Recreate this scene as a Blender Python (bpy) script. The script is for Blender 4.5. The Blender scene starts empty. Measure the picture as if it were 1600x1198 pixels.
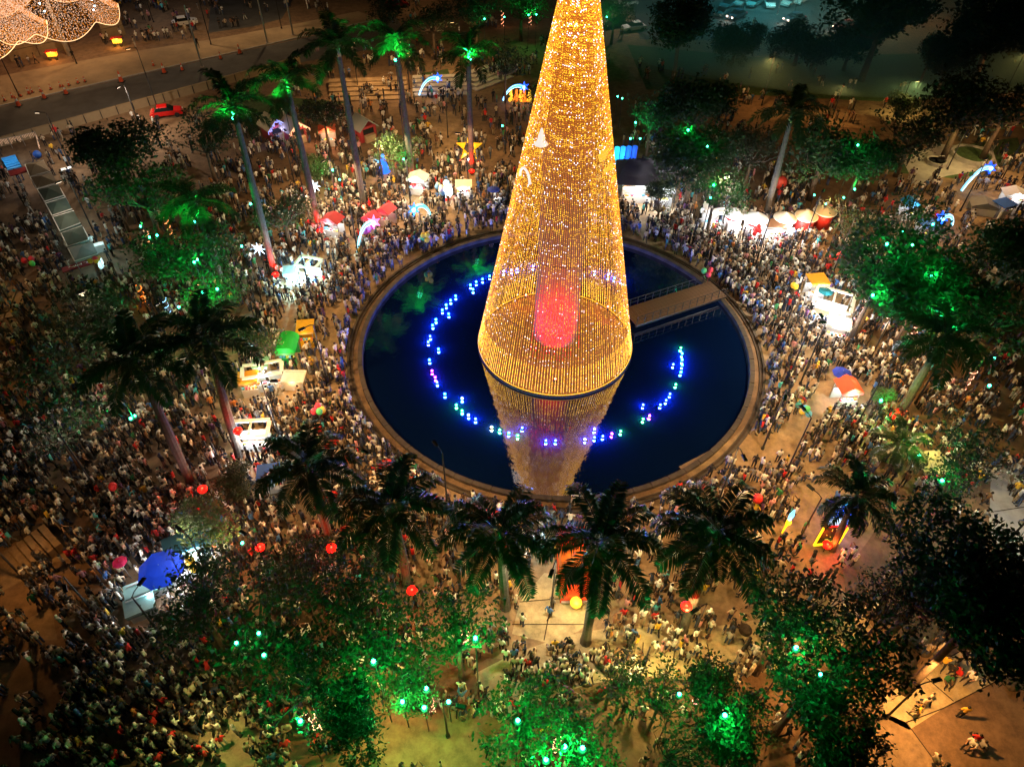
import bpy, bmesh, math, random
import numpy as np
from mathutils import Vector, Matrix

# ------------------------------------------------------------------ camera, world, exposure
SC = bpy.context.scene
COL = SC.collection
random.seed(7)
RNG = np.random.default_rng(11)
PI = math.pi
FPX, PITCH, ROLL = 1111.8, 0.7918, 0.0145          # solved from the pond's ellipse and the verticals
CAM = Vector((-4.0005, -50.2825, 45.192))
_c, _s = math.cos(PITCH), math.sin(PITCH)
FW = Vector((0, _c, -_s)); UP = Vector((0, _s, _c)); RT = Vector((1, 0, 0))
R2 = RT*math.cos(ROLL)+UP*math.sin(ROLL); U2 = -RT*math.sin(ROLL)+UP*math.cos(ROLL)
cd = bpy.data.cameras.new('camera'); cam = bpy.data.objects.new('camera', cd); COL.objects.link(cam)
cd.sensor_fit = 'HORIZONTAL'; cd.sensor_width = 36; cd.lens = FPX/1600*36
cd.clip_start = .5; cd.clip_end = 900
M = Matrix((R2, U2, -FW)).transposed().to_4x4(); M.translation = CAM
cam.matrix_world = M
SC.camera = cam

W = bpy.data.worlds.new('World'); SC.world = W; W.use_nodes = True
nt = W.node_tree
sky = nt.nodes.new('ShaderNodeTexSky'); sky.sky_type = 'NISHITA'; sky.sun_disc = False
sky.sun_elevation = math.radians(-10); sky.sun_rotation = math.radians(40)
bg = nt.nodes['Background']; bg.inputs[1].default_value = .05
nt.links.new(sky.outputs[0], bg.inputs[0])
sd = bpy.data.lights.new('moon', 'SUN'); sd.energy = .018; sd.angle = math.radians(.5); sd.color = (.5, .85, 1)  # faint unseen source added to tint the dark parts teal
so = bpy.data.objects.new('moon', sd); COL.objects.link(so); so.rotation_euler = (math.radians(35), 0, math.radians(40)); so.location = (0, 0, 80)
SC.view_settings.view_transform = 'Standard'; SC.view_settings.look = 'None'
SC.view_settings.exposure = 0; SC.view_settings.gamma = 1; SC.view_settings.use_curve_mapping = False
SC.render.engine = 'CYCLES'
cy = SC.cycles
cy.use_denoising = True
try: cy.denoiser = 'OPENIMAGEDENOISE'; cy.denoising_prefilter = 'ACCURATE'; cy.denoising_input_passes = 'RGB_ALBEDO_NORMAL'
except Exception: pass
cy.max_bounces = 4; cy.diffuse_bounces = 2; cy.glossy_bounces = 2; cy.transmission_bounces = 2; cy.transparent_max_bounces = 4; cy.volume_bounces = 0
cy.sample_clamp_indirect = 2; cy.use_light_tree = True; cy.caustics_reflective = False; cy.caustics_refractive = False
K_LAMP = 1.45     # one dial for all street lamps

def at(px, py, z=0.0):
    """the point at height z that the photograph shows at pixel (px, py) of 1600 x 1198"""
    d = R2*(px-800)+U2*(599-py)+FW*FPX
    t = (z-CAM.z)/d.z
    return CAM+d*t
def pix(p):
    d = Vector(p)-CAM; z = d.dot(FW)
    return 800+FPX*d.dot(R2)/z, 599-FPX*d.dot(U2)/z

# ------------------------------------------------------------------ helpers
class MB:
    def __init__(s): s.v = []; s.f = []; s.m = []
    def add(s, vs, fs, m=0):
        n = len(s.v); s.v += [tuple(v) for v in vs]; s.f += [tuple(i+n for i in f) for f in fs]; s.m += [m]*len(fs); return s
    def box(s, c, d, rz=0, m=0, top=1.0):
        x, y, z = d[0]/2, d[1]/2, d[2]/2; cc, ss = math.cos(rz), math.sin(rz); vs = []
        for k, (a, b, h) in enumerate([(-1,-1,-1),(1,-1,-1),(1,1,-1),(-1,1,-1),(-1,-1,1),(1,-1,1),(1,1,1),(-1,1,1)]):
            t = top if h > 0 else 1; X, Y = a*x*t, b*y*t
            vs.append((c[0]+X*cc-Y*ss, c[1]+X*ss+Y*cc, c[2]+h*z))
        return s.add(vs, [(3,2,1,0),(4,5,6,7),(0,1,5,4),(1,2,6,5),(2,3,7,6),(3,0,4,7)], m)
    def tube(s, pts, rad, n=6, m=0, cap=True):
        pts = [Vector(p) for p in pts]; rad = rad if isinstance(rad, (list, tuple)) else [rad]*len(pts); vs = []
        for i, p in enumerate(pts):
            t = (pts[min(i+1, len(pts)-1)]-pts[max(i-1, 0)]).normalized()
            a = t.cross(Vector((0, 0, 1)) if abs(t.z) < .9 else Vector((1, 0, 0))).normalized(); b = t.cross(a)
            for k in range(n):
                w = 2*PI*k/n; vs.append(p+(a*math.cos(w)+b*math.sin(w))*rad[i])
        fs = [(i*n+k, i*n+(k+1) % n, (i+1)*n+(k+1) % n, (i+1)*n+k) for i in range(len(pts)-1) for k in range(n)]
        if cap: fs += [tuple(range(n-1, -1, -1)), tuple((len(pts)-1)*n+k for k in range(n))]
        return s.add(vs, fs, m)
    def lathe(s, prof, n=16, c=(0, 0, 0), m=0, a0=0, wob=None):
        vs = []; fs = []
        for j, (r, z) in enumerate(prof):
            for k in range(n):
                w = a0+2*PI*k/n; q = r*(wob(w) if wob else 1); vs.append((c[0]+q*math.cos(w), c[1]+q*math.sin(w), c[2]+z))
        for j in range(len(prof)-1):
            for k in range(n): fs.append((j*n+k, j*n+(k+1) % n, (j+1)*n+(k+1) % n, (j+1)*n+k))
        if prof[0][0] > 1e-4: fs.append(tuple(range(n-1, -1, -1)))
        if prof[-1][0] > 1e-4: fs.append(tuple((len(prof)-1)*n+k for k in range(n)))
        return s.add(vs, fs, m)
    def ball(s, c, r, n=8, k=5, m=0, sz=1):
        return s.lathe([(r*math.sin(PI*j/k)+1e-5, -r*sz*math.cos(PI*j/k)) for j in range(k+1)], n, c, m)
    def prism(s, poly, z0, z1, m=0):
        n = len(poly)
        ar = sum(poly[i][0]*poly[(i+1) % n][1]-poly[(i+1) % n][0]*poly[i][1] for i in range(n))
        if ar < 0: poly = poly[::-1]
        vs = [(p[0], p[1], z0) for p in poly]+[(p[0], p[1], z1) for p in poly]
        return s.add(vs, [tuple(range(n-1, -1, -1)), tuple(range(n, 2*n))]+[(i, (i+1) % n, n+(i+1) % n, n+i) for i in range(n)], m)
    def mesh(s, name, mats, smooth=False):
        me = bpy.data.meshes.new(name); me.from_pydata(s.v, [], s.f)
        for m in (mats if isinstance(mats, (list, tuple)) else [mats]): me.materials.append(m)
        if max(s.m, default=0): me.polygons.foreach_set('material_index', s.m)
        if smooth: me.polygons.foreach_set('use_smooth', [True]*len(s.f))
        me.update(); return me
    def obj(s, name, mats, parent=None, smooth=False, loc=None):
        return link(name, s.mesh(name, mats, smooth), parent, loc)
def link(name, data, parent=None, loc=None, rz=0, color=None):
    o = bpy.data.objects.new(name, data); COL.objects.link(o)
    if parent: o.parent = parent
    if loc is not None: o.location = loc
    if rz: o.rotation_euler = (0, 0, rz)
    if color: o.color = color
    return o
THINGS = []
def tag(o, label, cat, group=None):
    o['label'] = label; o['category'] = cat
    if group: o['group'] = group
    THINGS.append(o); return o
def thing(name, label, cat, loc=(0, 0, 0), rz=0, group=None):
    o = link(name, None, None, loc, rz); o.empty_display_size = .3
    return tag(o, label, cat, group)
def structure(o): o['kind'] = 'structure'; return o
def stuff(o): o['kind'] = 'stuff'; return o

def mat(name, col, rough=.7, metal=0, emit=None, est=0, noise=0, nscale=3, bump=0, objcol=False, spec=None, trans=0, two=None):
    m = bpy.data.materials.new(name); m.use_nodes = True; t = m.node_tree; L = t.links; N = t.nodes
    p = N['Principled BSDF']; p.inputs['Base Color'].default_value = (*col, 1); p.inputs['Roughness'].default_value = rough; p.inputs['Metallic'].default_value = metal
    if spec is not None: p.inputs['Specular IOR Level'].default_value = spec
    src = None
    if objcol:
        oi = N.new('ShaderNodeObjectInfo'); src = oi.outputs['Color']
    if noise or bump or two:
        tc = N.new('ShaderNodeTexCoord'); nz = N.new('ShaderNodeTexNoise'); nz.inputs['Scale'].default_value = nscale; nz.inputs['Detail'].default_value = 6; nz.inputs['Roughness'].default_value = .65
        L.new(tc.outputs['Object'], nz.inputs['Vector'])
        if noise or two:
            mx = N.new('ShaderNodeMix'); mx.data_type = 'RGBA'
            rp = N.new('ShaderNodeMapRange'); rp.inputs[1].default_value = .32; rp.inputs[2].default_value = .68
            L.new(nz.outputs['Fac'], rp.inputs[0]); L.new(rp.outputs[0], mx.inputs[0])
            if two:
                mx.inputs[6].default_value = (*col, 1); mx.inputs[7].default_value = (*two, 1)
            elif src is not None:
                mx.blend_type = 'MULTIPLY'; L.new(src, mx.inputs[6]); mx.inputs[7].default_value = (1-noise, 1-noise, 1-noise, 1)
            else:
                mx.inputs[6].default_value = (*[c*(1-noise) for c in col], 1); mx.inputs[7].default_value = (*[min(1, c*(1+noise)) for c in col], 1)
            src = mx.outputs[2]
        if bump:
            b = N.new('ShaderNodeBump'); b.inputs['Strength'].default_value = bump; b.inputs['Distance'].default_value = .05
            L.new(nz.outputs['Fac'], b.inputs['Height']); L.new(b.outputs[0], p.inputs['Normal'])
    if two:
        n2 = N.new('ShaderNodeTexNoise'); n2.inputs['Scale'].default_value = 1.1; n2.inputs['Detail'].default_value = 9; n2.inputs['Roughness'].default_value = .75; L.new(tc.outputs['Object'], n2.inputs['Vector'])
        r2 = N.new('ShaderNodeMapRange'); r2.inputs[1].default_value = .36; r2.inputs[2].default_value = .62; r2.inputs[3].default_value = .55; r2.inputs[4].default_value = 1.1; L.new(n2.outputs['Fac'], r2.inputs[0])
        m2 = N.new('ShaderNodeMix'); m2.data_type = 'RGBA'; m2.blend_type = 'MULTIPLY'; m2.inputs[0].default_value = 1; L.new(src, m2.inputs[6]); L.new(r2.outputs[0], m2.inputs[7]); src = m2.outputs[2]
    if src is not None: L.new(src, p.inputs['Base Color'])
    if emit:
        p.inputs['Emission Color'].default_value = (*emit, 1); p.inputs['Emission Strength'].default_value = est
        m.cycles.emission_sampling = 'NONE'
        if objcol: L.new(oi.outputs['Color'], p.inputs['Emission Color'])
    if trans:
        tr = N.new('ShaderNodeBsdfTranslucent'); ms = N.new('ShaderNodeMixShader'); ms.inputs[0].default_value = trans
        if src is not None: L.new(src, tr.inputs[0])
        else: tr.inputs[0].default_value = (*col, 1)
        L.new(p.outputs[0], ms.inputs[1]); L.new(tr.outputs[0], ms.inputs[2]); L.new(ms.outputs[0], N['Material Output'].inputs[0])
    return m

M_ = {}
M_['ground'] = mat('brown earth paving', (.235, .15, .085), .9, noise=.4, nscale=.12, two=(.15, .092, .052), bump=.25)
M_['tan'] = mat('tan plaza concrete', (.33, .235, .135), .85, nscale=.25, two=(.22, .15, .085), bump=.15)
M_['path'] = mat('pale path concrete', (.48, .41, .25), .85, nscale=.5, two=(.38, .31, .18), bump=.15)
M_['greyconc'] = mat('grey concrete', (.36, .35, .33), .85, noise=.25, nscale=.8, bump=.2)
M_['asphalt'] = mat('asphalt', (.055, .058, .06), .8, noise=.35, nscale=.35, bump=.2)
M_['sidewalk'] = mat('sidewalk', (.27, .20, .12), .85, noise=.3, nscale=.2, bump=.15)
M_['stone'] = mat('stone coping', (.06, .047, .036), .8, noise=.4, nscale=1.2, bump=.4)
M_['soil'] = mat('soil', (.04, .026, .016), .95, noise=.5, nscale=1.5, bump=.6)
M_['grass'] = mat('grass', (.035, .075, .02), .9, noise=.5, nscale=2, bump=.6)
M_['white'] = mat('white paint', (.78, .78, .76), .5, noise=.08)
M_['dark'] = mat('dark metal', (.03, .03, .032), .5, metal=.4)
M_['deck'] = mat('brown deck boards', (.15, .085, .05), .8, noise=.25, nscale=2)
M_['steel'] = mat('galvanised steel', (.38, .38, .38), .45, metal=.7, noise=.2)
M_['bark'] = mat('grey palm bark', (.085, .074, .062), .85, noise=.35, nscale=4, bump=.5)
M_['wood'] = mat('tree bark', (.11, .075, .05), .9, noise=.4, nscale=5, bump=.6)
M_['paintc'] = mat('painted by object colour', (1, 1, 1), .5, objcol=True, noise=.12, nscale=2)
M_['cloth'] = mat('canopy cloth', (1, 1, 1), .8, objcol=True, noise=.2, nscale=1.5, trans=.25)
M_['carpaint'] = mat('car paint', (1, 1, 1), .25, objcol=True)
M_['glass'] = mat('dark glass', (.015, .018, .02), .08)
M_['rubber'] = mat('tyre rubber', (.02, .02, .02), .8)
M_['leaf'] = mat('broad leaves', (.06, .11, .03), .55, objcol=True, noise=.45, nscale=1.2, trans=.35)
M_['frond'] = mat('palm leaflets', (.026, .05, .016), .3, noise=.4, nscale=2, trans=.2)
M_['shaft'] = mat('green crownshaft', (.12, .19, .06), .4, noise=.2)
M_['goldled'] = mat('gold fairy lights', (.3, .2, .05), .5, emit=(1, .50, .025), est=2.5)
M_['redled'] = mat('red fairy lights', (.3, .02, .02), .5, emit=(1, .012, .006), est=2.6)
M_['amberled'] = mat('amber fairy lights', (.3, .15, .05), .5, emit=(1, .28, .02), est=.9)
M_['goldhot'] = mat('bright gold lights', (.3, .2, .05), .5, emit=(1, .82, .86), est=4)
M_['wire'] = mat('black wire', (.02, .018, .015), .6)
M_['rope'] = mat('amber rope light', (.2, .1, .03), .5, emit=(1, .33, .03), est=.55)  # cable itself made to glow dimly, as if lit by its bulbs
M_['warmled'] = mat('warm white fairy lights', (.3, .25, .2), .5, emit=(1, .55, .33), est=1.3)
M_['led'] = mat('led by object colour', (.2, .2, .2), .5, emit=(1, 1, 1), est=2.2, objcol=True)
M_['hot'] = mat('bright lens by object colour', (.2, .2, .2), .3, emit=(1, 1, 1), est=22, objcol=True)
M_['core'] = mat('red canvas core', (.40, .17, .10), .9, noise=.15, nscale=.6)
M_['platform'] = mat('tree platform boards', (.42, .24, .13), .8, noise=.3, nscale=1)

def water_mat():
    m = bpy.data.materials.new('pond water'); m.use_nodes = True; t = m.node_tree; p = t.nodes['Principled BSDF']
    p.inputs['Base Color'].default_value = (.0015, .008, .042, 1); p.inputs['Roughness'].default_value = .012; p.inputs['IOR'].default_value = 2.9
    tc = t.nodes.new('ShaderNodeTexCoord'); nz = t.nodes.new('ShaderNodeTexNoise'); nz.inputs['Scale'].default_value = 1.6; nz.inputs['Detail'].default_value = 4
    b = t.nodes.new('ShaderNodeBump'); b.inputs['Strength'].default_value = .07; b.inputs['Distance'].default_value = .12
    t.links.new(tc.outputs['Object'], nz.inputs['Vector']); t.links.new(nz.outputs['Fac'], b.inputs['Height']); t.links.new(b.outputs[0], p.inputs['Normal'])
    return m
M_['water'] = water_mat()

def light(parent, loc, power, col, rad=.12, spot=None, rot=None, blend=.4):
    l = bpy.data.lights.new('bulb', 'SPOT' if spot else 'POINT'); l.energy = power; l.color = col; l.shadow_soft_size = rad
    if spot: l.spot_size = math.radians(spot); l.spot_blend = 1 if spot == 84 else blend
    o = bpy.data.objects.new('bulb', l); COL.objects.link(o); o.parent = parent; o.location = loc
    if rot: o.rotation_euler = rot
    return o

# ------------------------------------------------------------------ ground, roads, paths
def sheet(name, poly, z, m):
    mb = MB(); n = len(poly)
    ar = sum(poly[i][0]*poly[(i+1) % n][1]-poly[(i+1) % n][0]*poly[i][1] for i in range(n))
    if ar < 0: poly = poly[::-1]
    mb.add([(p[0], p[1], z) for p in poly], [tuple(range(n))]); return structure(mb.obj(name, M_[m]))
RP = 18.0
gm = MB(); NG = 96                                     # ground with the pond cut out
rings = [RP+.3, 40, 100, 300, 700]
for r in rings:
    for k in range(NG): gm.v.append((r*math.cos(2*PI*k/NG), r*math.sin(2*PI*k/NG), 0))
for j in range(len(rings)-1):
    for k in range(NG): gm.f.append((j*NG+k, (j+1)*NG+k, (j+1)*NG+(k+1) % NG, j*NG+(k+1) % NG)); gm.m.append(0)
structure(gm.obj('ground', M_['ground']))
def annulus(name, r0, r1, z, m, n=96):
    mb = MB()
    for r in (r0, r1): mb.v += [(r*math.cos(2*PI*k/n), r*math.sin(2*PI*k/n), z) for k in range(n)]
    for k in range(n): mb.f.append((k, n+k, n+(k+1) % n, (k+1) % n)); mb.m.append(0)
    return structure(mb.obj(name, M_[m]))
annulus('plaza', 19.45, 31, .004, 'tan')
annulus('planting_strip', 18.95, 19.2, .05, 'soil')
wm = MB(); wm.add([((RP+.15)*math.cos(2*PI*k/128), (RP+.15)*math.sin(2*PI*k/128), -.12) for k in range(128)], [tuple(range(128))])
structure(wm.obj('pond_water', M_['water']))
def strip(pts, w, z=.008):
    L, Rr = [], []
    P = [at(*p) for p in pts]
    for i, p in enumerate(P):
        t = (P[min(i+1, len(P)-1)]-P[max(i-1, 0)]); t.z = 0; t.normalize(); n = Vector((-t.y, t.x, 0))
        L.append(p+n*w/2); Rr.append(p-n*w/2)
    return [(q.x, q.y) for q in L+Rr[::-1]]
sheet('path', strip([(760, 1090), (820, 1058), (900, 1030), (980, 1015), (1080, 1022), (1180, 1010), (1260, 985), (1340, 950)], 3.4), .012, 'path')
sheet('path', [at(*p)[:2] for p in [(800, 990), (812, 940), (850, 895), (930, 900), (935, 955), (905, 985), (860, 1005)]], .010, 'path')
sheet('path', [at(*p)[:2] for p in [(300, 1215), (318, 1120), (352, 1098), (398, 1120), (408, 1160), (500, 1215)]], .010, 'path')
sheet('path', [at(*p)[:2] for p in [(1382, 1085), (1500, 1017), (1592, 1046), (1474, 1106), (1420, 1140), (1378, 1118)]], .012, 'path')
sheet('path', [at(*p)[:2] for p in [(1352, 1160), (1378, 1112), (1416, 1128), (1480, 1215), (1350, 1215)]], .012, 'tan')
sheet('path', [at(*p)[:2] for p in [(1548, 742), (1640, 690), (1640, 900), (1590, 880), (1545, 835)]], .012, 'greyconc')
sheet('path', strip([(1100, 770), (1190, 720), (1270, 640), (1310, 560)], 6), .008, 'tan')
sheet('path', strip([(745, 330), (705, 250), (690, 175), (700, 110)], 5), .008, 'tan')
sheet('path', strip([(1200, 175), (1330, 188), (1500, 172), (1640, 150)], 5), .008, 'tan')
sheet('path', [at(*p)[:2] for p in [(1410, 250), (1460, 225), (1550, 230), (1560, 262), (1480, 275), (1430, 290)]], .008, 'greyconc')
sheet('path', [at(*p)[:2] for p in [(380, 500), (470, 430), (545, 480), (540, 640), (440, 640), (400, 600)]], .008, 'tan')
sheet('path', strip([(1480, 330), (1540, 300), (1640, 270)], 7), .008, 'tan')
sheet('lawn', [at(*p)[:2] for p in [(330, 175), (420, 150), (540, 160), (480, 182), (400, 198)]], .010, 'grass')
sheet('lawn', [at(*p)[:2] for p in [(1380, 268), (1440, 235), (1590, 215), (1600, 250), (1500, 280)]], .006, 'grass')
sheet('lawn', [at(*p)[:2] for p in [(655, 115), (700, 108), (705, 128), (650, 132)]], .010, 'grass')
sheet('lawn', [at(*p)[:2] for p in [(980, 70), (1180, 90), (1600, 80), (1640, 140), (1400, 160), (1200, 150), (1010, 140)]], .006, 'grass')
def joint(pts, w=.07, z=.017):
    structure(MB().prism(strip(pts, w), z-.002, z+.002).obj('path_joint', M_['soil']))
cpts = [(760, 1090), (820, 1058), (900, 1030), (980, 1015), (1080, 1022), (1180, 1010), (1260, 985), (1340, 950)]
for (a, b) in [((752, 1078), (770, 1102)), ((812, 1045), (830, 1071)), ((858, 1029), (872, 1057)), ((905, 1014), (916, 1042)), ((950, 1004), (958, 1032)), ((1005, 1003), (1003, 1033)), ((1055, 1004), (1052, 1035)), ((1105, 1005), (1110, 1034)), ((1160, 997), (1172, 1026)), ((1215, 983), (1230, 1010)), ((1440, 1052), (1490, 1095)), ((1500, 1017), (1546, 1066)), ((1416, 1128), (1474, 1106)), ((1474, 1106), (1592, 1046)), ((1382, 1085), (1500, 1017)), ((1378, 1112), (1350, 1160)), ((1416, 1128), (1480, 1215)), ((1548, 800), (1600, 792)), ((1560, 850), (1600, 838)), ((812, 940), (935, 930)), ((800, 975), (920, 975)), ((870, 897), (850, 1000))]: joint([a, b])
# raised road behind the parapet
ROADZ = .012
def pl(a, b, n=14, ext=0):
    A, B = at(*a), at(*b)
    return [A.lerp(B, -ext+(1+2*ext)*i/(n-1)) for i in range(n)]
sheet('road', [at(*p)[:2] for p in [(-60, 233), (-60, 182), (400, 76), (620, 28), (640, 66), (470, 98), (320, 136)]], .012, 'asphalt')
sheet('pavement', [at(*p)[:2] for p in [(-60, 178), (-60, 130), (200, 82), (330, 62), (470, 36), (560, 18), (590, 30), (400, 73), (200, 120)]], .014, 'sidewalk')
sheet('canal', [at(*p)[:2] for p in [(325, 52), (332, -20), (470, -20), (440, 30), (395, 42)]], .010, 'asphalt')
sheet('road', [at(*p)[:2] for p in [(980, -30), (1000, 62), (1130, 64), (1330, 50), (1450, 34), (1460, -30)]], .012, 'asphalt')

# kerb along the road's far edge
kerb_pts = pl((-60, 180), (590, 31), 28)
kb = MB()
for a, b in zip(kerb_pts, kerb_pts[1:]):
    c = (a+b)/2; kb.box((c.x, c.y, .07), ((b-a).length-.01, .25, .14), math.atan2(b.y-a.y, b.x-a.x))
structure(kb.obj('kerb', M_['greyconc']))
pw = thing('parapet_wall', 'low concrete parapet wall of tan panels along the near edge of the asphalt road', 'wall')
pp = pl((-30, 238), (470, 100), 22)
pan = None
for i, (a, b) in enumerate(zip(pp, pp[1:])):
    L_ = (b-a).length; ang = math.atan2(b.y-a.y, b.x-a.x); c = (a+b)/2
    if pan is None:
        q = MB(); q.box((0, 0, .55), (L_-.12, .22, 1.1)); q.box((0, 0, 1.14), (L_-.04, .34, .09)); pan = q.mesh('panel', M_['sidewalk'])
        q = MB(); q.box((0, 0, .6), (.1, .30, 1.2)); pst = q.mesh('post', M_['dark'])
    link('panel', pan, pw, c, ang); link('post', pst, pw, a, ang)

# ------------------------------------------------------------------ pond rim
rim = thing('pond_rim', 'round stone rim of the dark fountain pond', 'rim')
q = MB(); n = 8; a1 = 2*PI/72*.94
for k in range(n+1):
    w = -a1/2+a1*k/n
    for r, z in ((18.0, -.2), (18.0, .32), (18.42, .34), (18.42, -.02)): q.v.append((r*math.cos(w), r*math.sin(w), z))
for k in range(n):
    for j in range(4): q.f.append((k*4+j, k*4+(j+1) % 4, (k+1)*4+(j+1) % 4, (k+1)*4+j)); q.m.append(0)
q.f += [(3, 2, 1, 0), (n*4, n*4+1, n*4+2, n*4+3)]; q.m += [0, 0]
cop = q.mesh('coping_stone', M_['stone'])
for k in range(72):
    o = link('coping_stone', cop, rim); o.rotation_euler = (0, 0, 2*PI*k/72); o.location = (0, 0, random.uniform(-.015, .015))
def ringwall(name, r0, r1, z0, z1, m, parent, nn=120):
    q = MB()
    for k in range(nn):
        w = 2*PI*k/nn
        for r, z in ((r0, z0), (r0, z1), (r1, z1), (r1, z0)): q.v.append((r*math.cos(w), r*math.sin(w), z))
    for k in range(nn):
        for j in range(4):
            k2 = (k+1) % nn; q.f.append((k*4+j, k*4+(j+1) % 4, k2*4+(j+1) % 4, k2*4+j)); q.m.append(0)
    return q.obj(name, M_[m], parent)
ringwall('gutter_wall', 18.03, 18.38, -.3, .28, 'stone', rim)
ringwall('outer_kerb', 19.2, 19.42, -.02, .16, 'stone', rim)
ringwall('inner_kerb', 18.9, 18.98, -.02, .12, 'stone', rim)

# ------------------------------------------------------------------ bridge
brA = at(988, 495, .5); brB = at(1112, 455, .5)
bd = (brB-brA); bd.z = 0; bl = bd.length+1.2; ba = math.atan2(bd.y, bd.x)
br = thing('footbridge', 'brown footbridge with thin railings from the plaza to the golden light cone', 'bridge', (brA.x-.4*math.cos(ba), brA.y-.4*math.sin(ba), 0), ba)
q = MB(); nb = 26
pk = MB().box((0, 0, 0), (bl/nb-.03, 2.7, .08)).mesh('plank', M_['deck'])
for i in range(nb): link('plank', pk, br, ((i+.5)*bl/nb, 0, .55))
MB().box((bl/2, 1.2, .38), (bl, .18, .26)).box((bl/2, -1.2, .38), (bl, .18, .26)).obj('beam', M_['dark'], br)
for sy in (-1.3, 1.3):
    MB().tube([(0, sy, 1.55), (bl, sy, 1.55)], .03).tube([(0, sy, 1.1), (bl, sy, 1.1)], .018).obj('handrail', M_['dark'], br)
    ps = MB().box((0, 0, .0), (.05, .05, 1.0)).mesh('railing_post', M_['dark'])
    for i in range(13): link('railing_post', ps, br, (bl*i/12*.98+.05, sy, 1.05))

# ------------------------------------------------------------------ the golden cone of lights
RC, HC, Z0 = 7.2, 36.0, .25
tree = thing('christmas_tree', 'giant cone of golden light strings standing in the dark round pond', 'light tree')
ringwall('base_ring', RC-.12, RC+.12, -.1, .12, 'dark', tree)
MB().lathe([(RC-.15, .0), (RC-.15, .12)], 72).obj('platform', M_['platform'], tree)
MB().lathe([(2.05, .9), (2.0, 6), (1.9, 20), (.35, HC-.6)], 40, c=(0, .15, 0)).obj('core', M_['core'], tree, True)
rl = MB().tube([((RC+.03)*math.cos(2*PI*k/96), (RC+.03)*math.sin(2*PI*k/96), .2) for k in range(97)], .05, 5).obj('rim_light', M_['led'], tree); rl.color = (.55, .25, .012, 1)  # glowing ring added for the bright gold edge at the base
NS = 176
sl = math.hypot(RC, HC)
sm = MB(); top = .95
sm.tube([(0, 0, 0), (0, 0, 1)], .006, 3)
def string_mesh(seed, top, red=False):
    rr = random.Random(seed); q = MB()
    B = Vector((RC, 0, Z0)); T = Vector((.12, 0, HC)); P = lambda t: B.lerp(T, t)
    q.tube([P(0), P(top)], .016, 3, m=0)
    t = rr.random()*.008
    while t < top:
        p = P(t); s_ = .027+.014*rr.random(); u_ = rr.random(); hot = 2 if u_ < .03+.05*t else 3 if u_ < .58 else 1
        if t < .075 and rr.random() < .7: hot = 1
        if red and .085 < t < .30 and rr.random() < .8*min(1, (.30-t)/.12)*min(1, (t-.085)/.06): hot = 4  # red beads stand in for the core's red glow
        q.add([(p.x+s_, p.y, p.z), (p.x, p.y+s_, p.z), (p.x-s_, p.y, p.z), (p.x, p.y-s_, p.z), (p.x, p.y, p.z+s_*1.7), (p.x, p.y, p.z-s_*1.7)],
              [(0, 1, 4), (1, 2, 4), (2, 3, 4), (3, 0, 4), (1, 0, 5), (2, 1, 5), (3, 2, 5), (0, 3, 5)], hot)
        t += (.10+.09*rr.random())/sl*(.55 if t < .075 else 1)
    return q.mesh('light_string', [M_['rope'], M_['goldled'], M_['goldhot'], M_['amberled'], M_['redled']])
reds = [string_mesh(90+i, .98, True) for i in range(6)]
strs = [string_mesh(i, top) for i, top in enumerate((.98, .98, .96, .98, .97, .98, .98, .96, .98, .98, .97, .98)*2)]
for k in range(NS):
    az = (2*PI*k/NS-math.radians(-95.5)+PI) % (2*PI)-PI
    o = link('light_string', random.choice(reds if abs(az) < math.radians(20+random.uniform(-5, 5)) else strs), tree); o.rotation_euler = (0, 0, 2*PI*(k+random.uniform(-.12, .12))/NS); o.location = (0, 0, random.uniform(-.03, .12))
for zz in (6, 12, 18, 24):
    rr_ = RC*(1-zz/HC); ringwall('hoop', rr_-.04, rr_-.01, zz, zz+.04, 'wire', tree, 60)
def cone_pt(px, py, off=.15):                          # where a pixel's ray meets the cone's near side
    d = (R2*(px-800)+U2*(599-py)+FW*FPX).normalized()
    for i in range(4000):
        p = CAM+d*(20+i*.02); r = (RC+off)*(1-(p.z-Z0)/(HC-Z0))
        if p.z > 0 and math.hypot(p.x, p.y) < r: return p
    return at(px, py, 3)
for (px, py, kind, c) in [(846, 213, 'bell_ornament', (1, .9, .8)), (820, 281, 'arch_ornament', (1, .95, .9)), (942, 243, 'flower_ornament', (1, .6, .05)), (950, 265, 'crown_ornament', (1, .62, .06))]:
    p = cone_pt(px, py); g = MB(); a = math.atan2(p.y, p.x)+PI/2
    U = Vector((math.cos(a), math.sin(a), 0)); V = Vector((0, 0, 1))
    if kind == 'arch_ornament': g.tube([p+U*.75*math.cos(w)+V*.9*math.sin(w) for w in [PI*i/10 for i in range(11)]], .1, 5)
    elif kind == 'bell_ornament': g.tube([p+V*.6, p+V*.1, p-V*.3, p-V*.6], [.06, .22, .3, .55], 8)
    elif kind == 'flower_ornament':
        for i in range(6): g.ball(p+U*.28*math.cos(i*PI/3)+V*.28*math.sin(i*PI/3), .2, 6, 4)
        g.ball(p, .18, 6, 4)
    else:
        g.tube([p-U*.5, p+U*.5], .14, 5)
        for i in (-1, 0, 1): g.tube([p+U*.4*i, p+U*.5*i+V*.6], [.13, .02], 5)
    g.obj(kind, M_['led'], tree).color = (*[x*.42 for x in c], 1)
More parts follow.
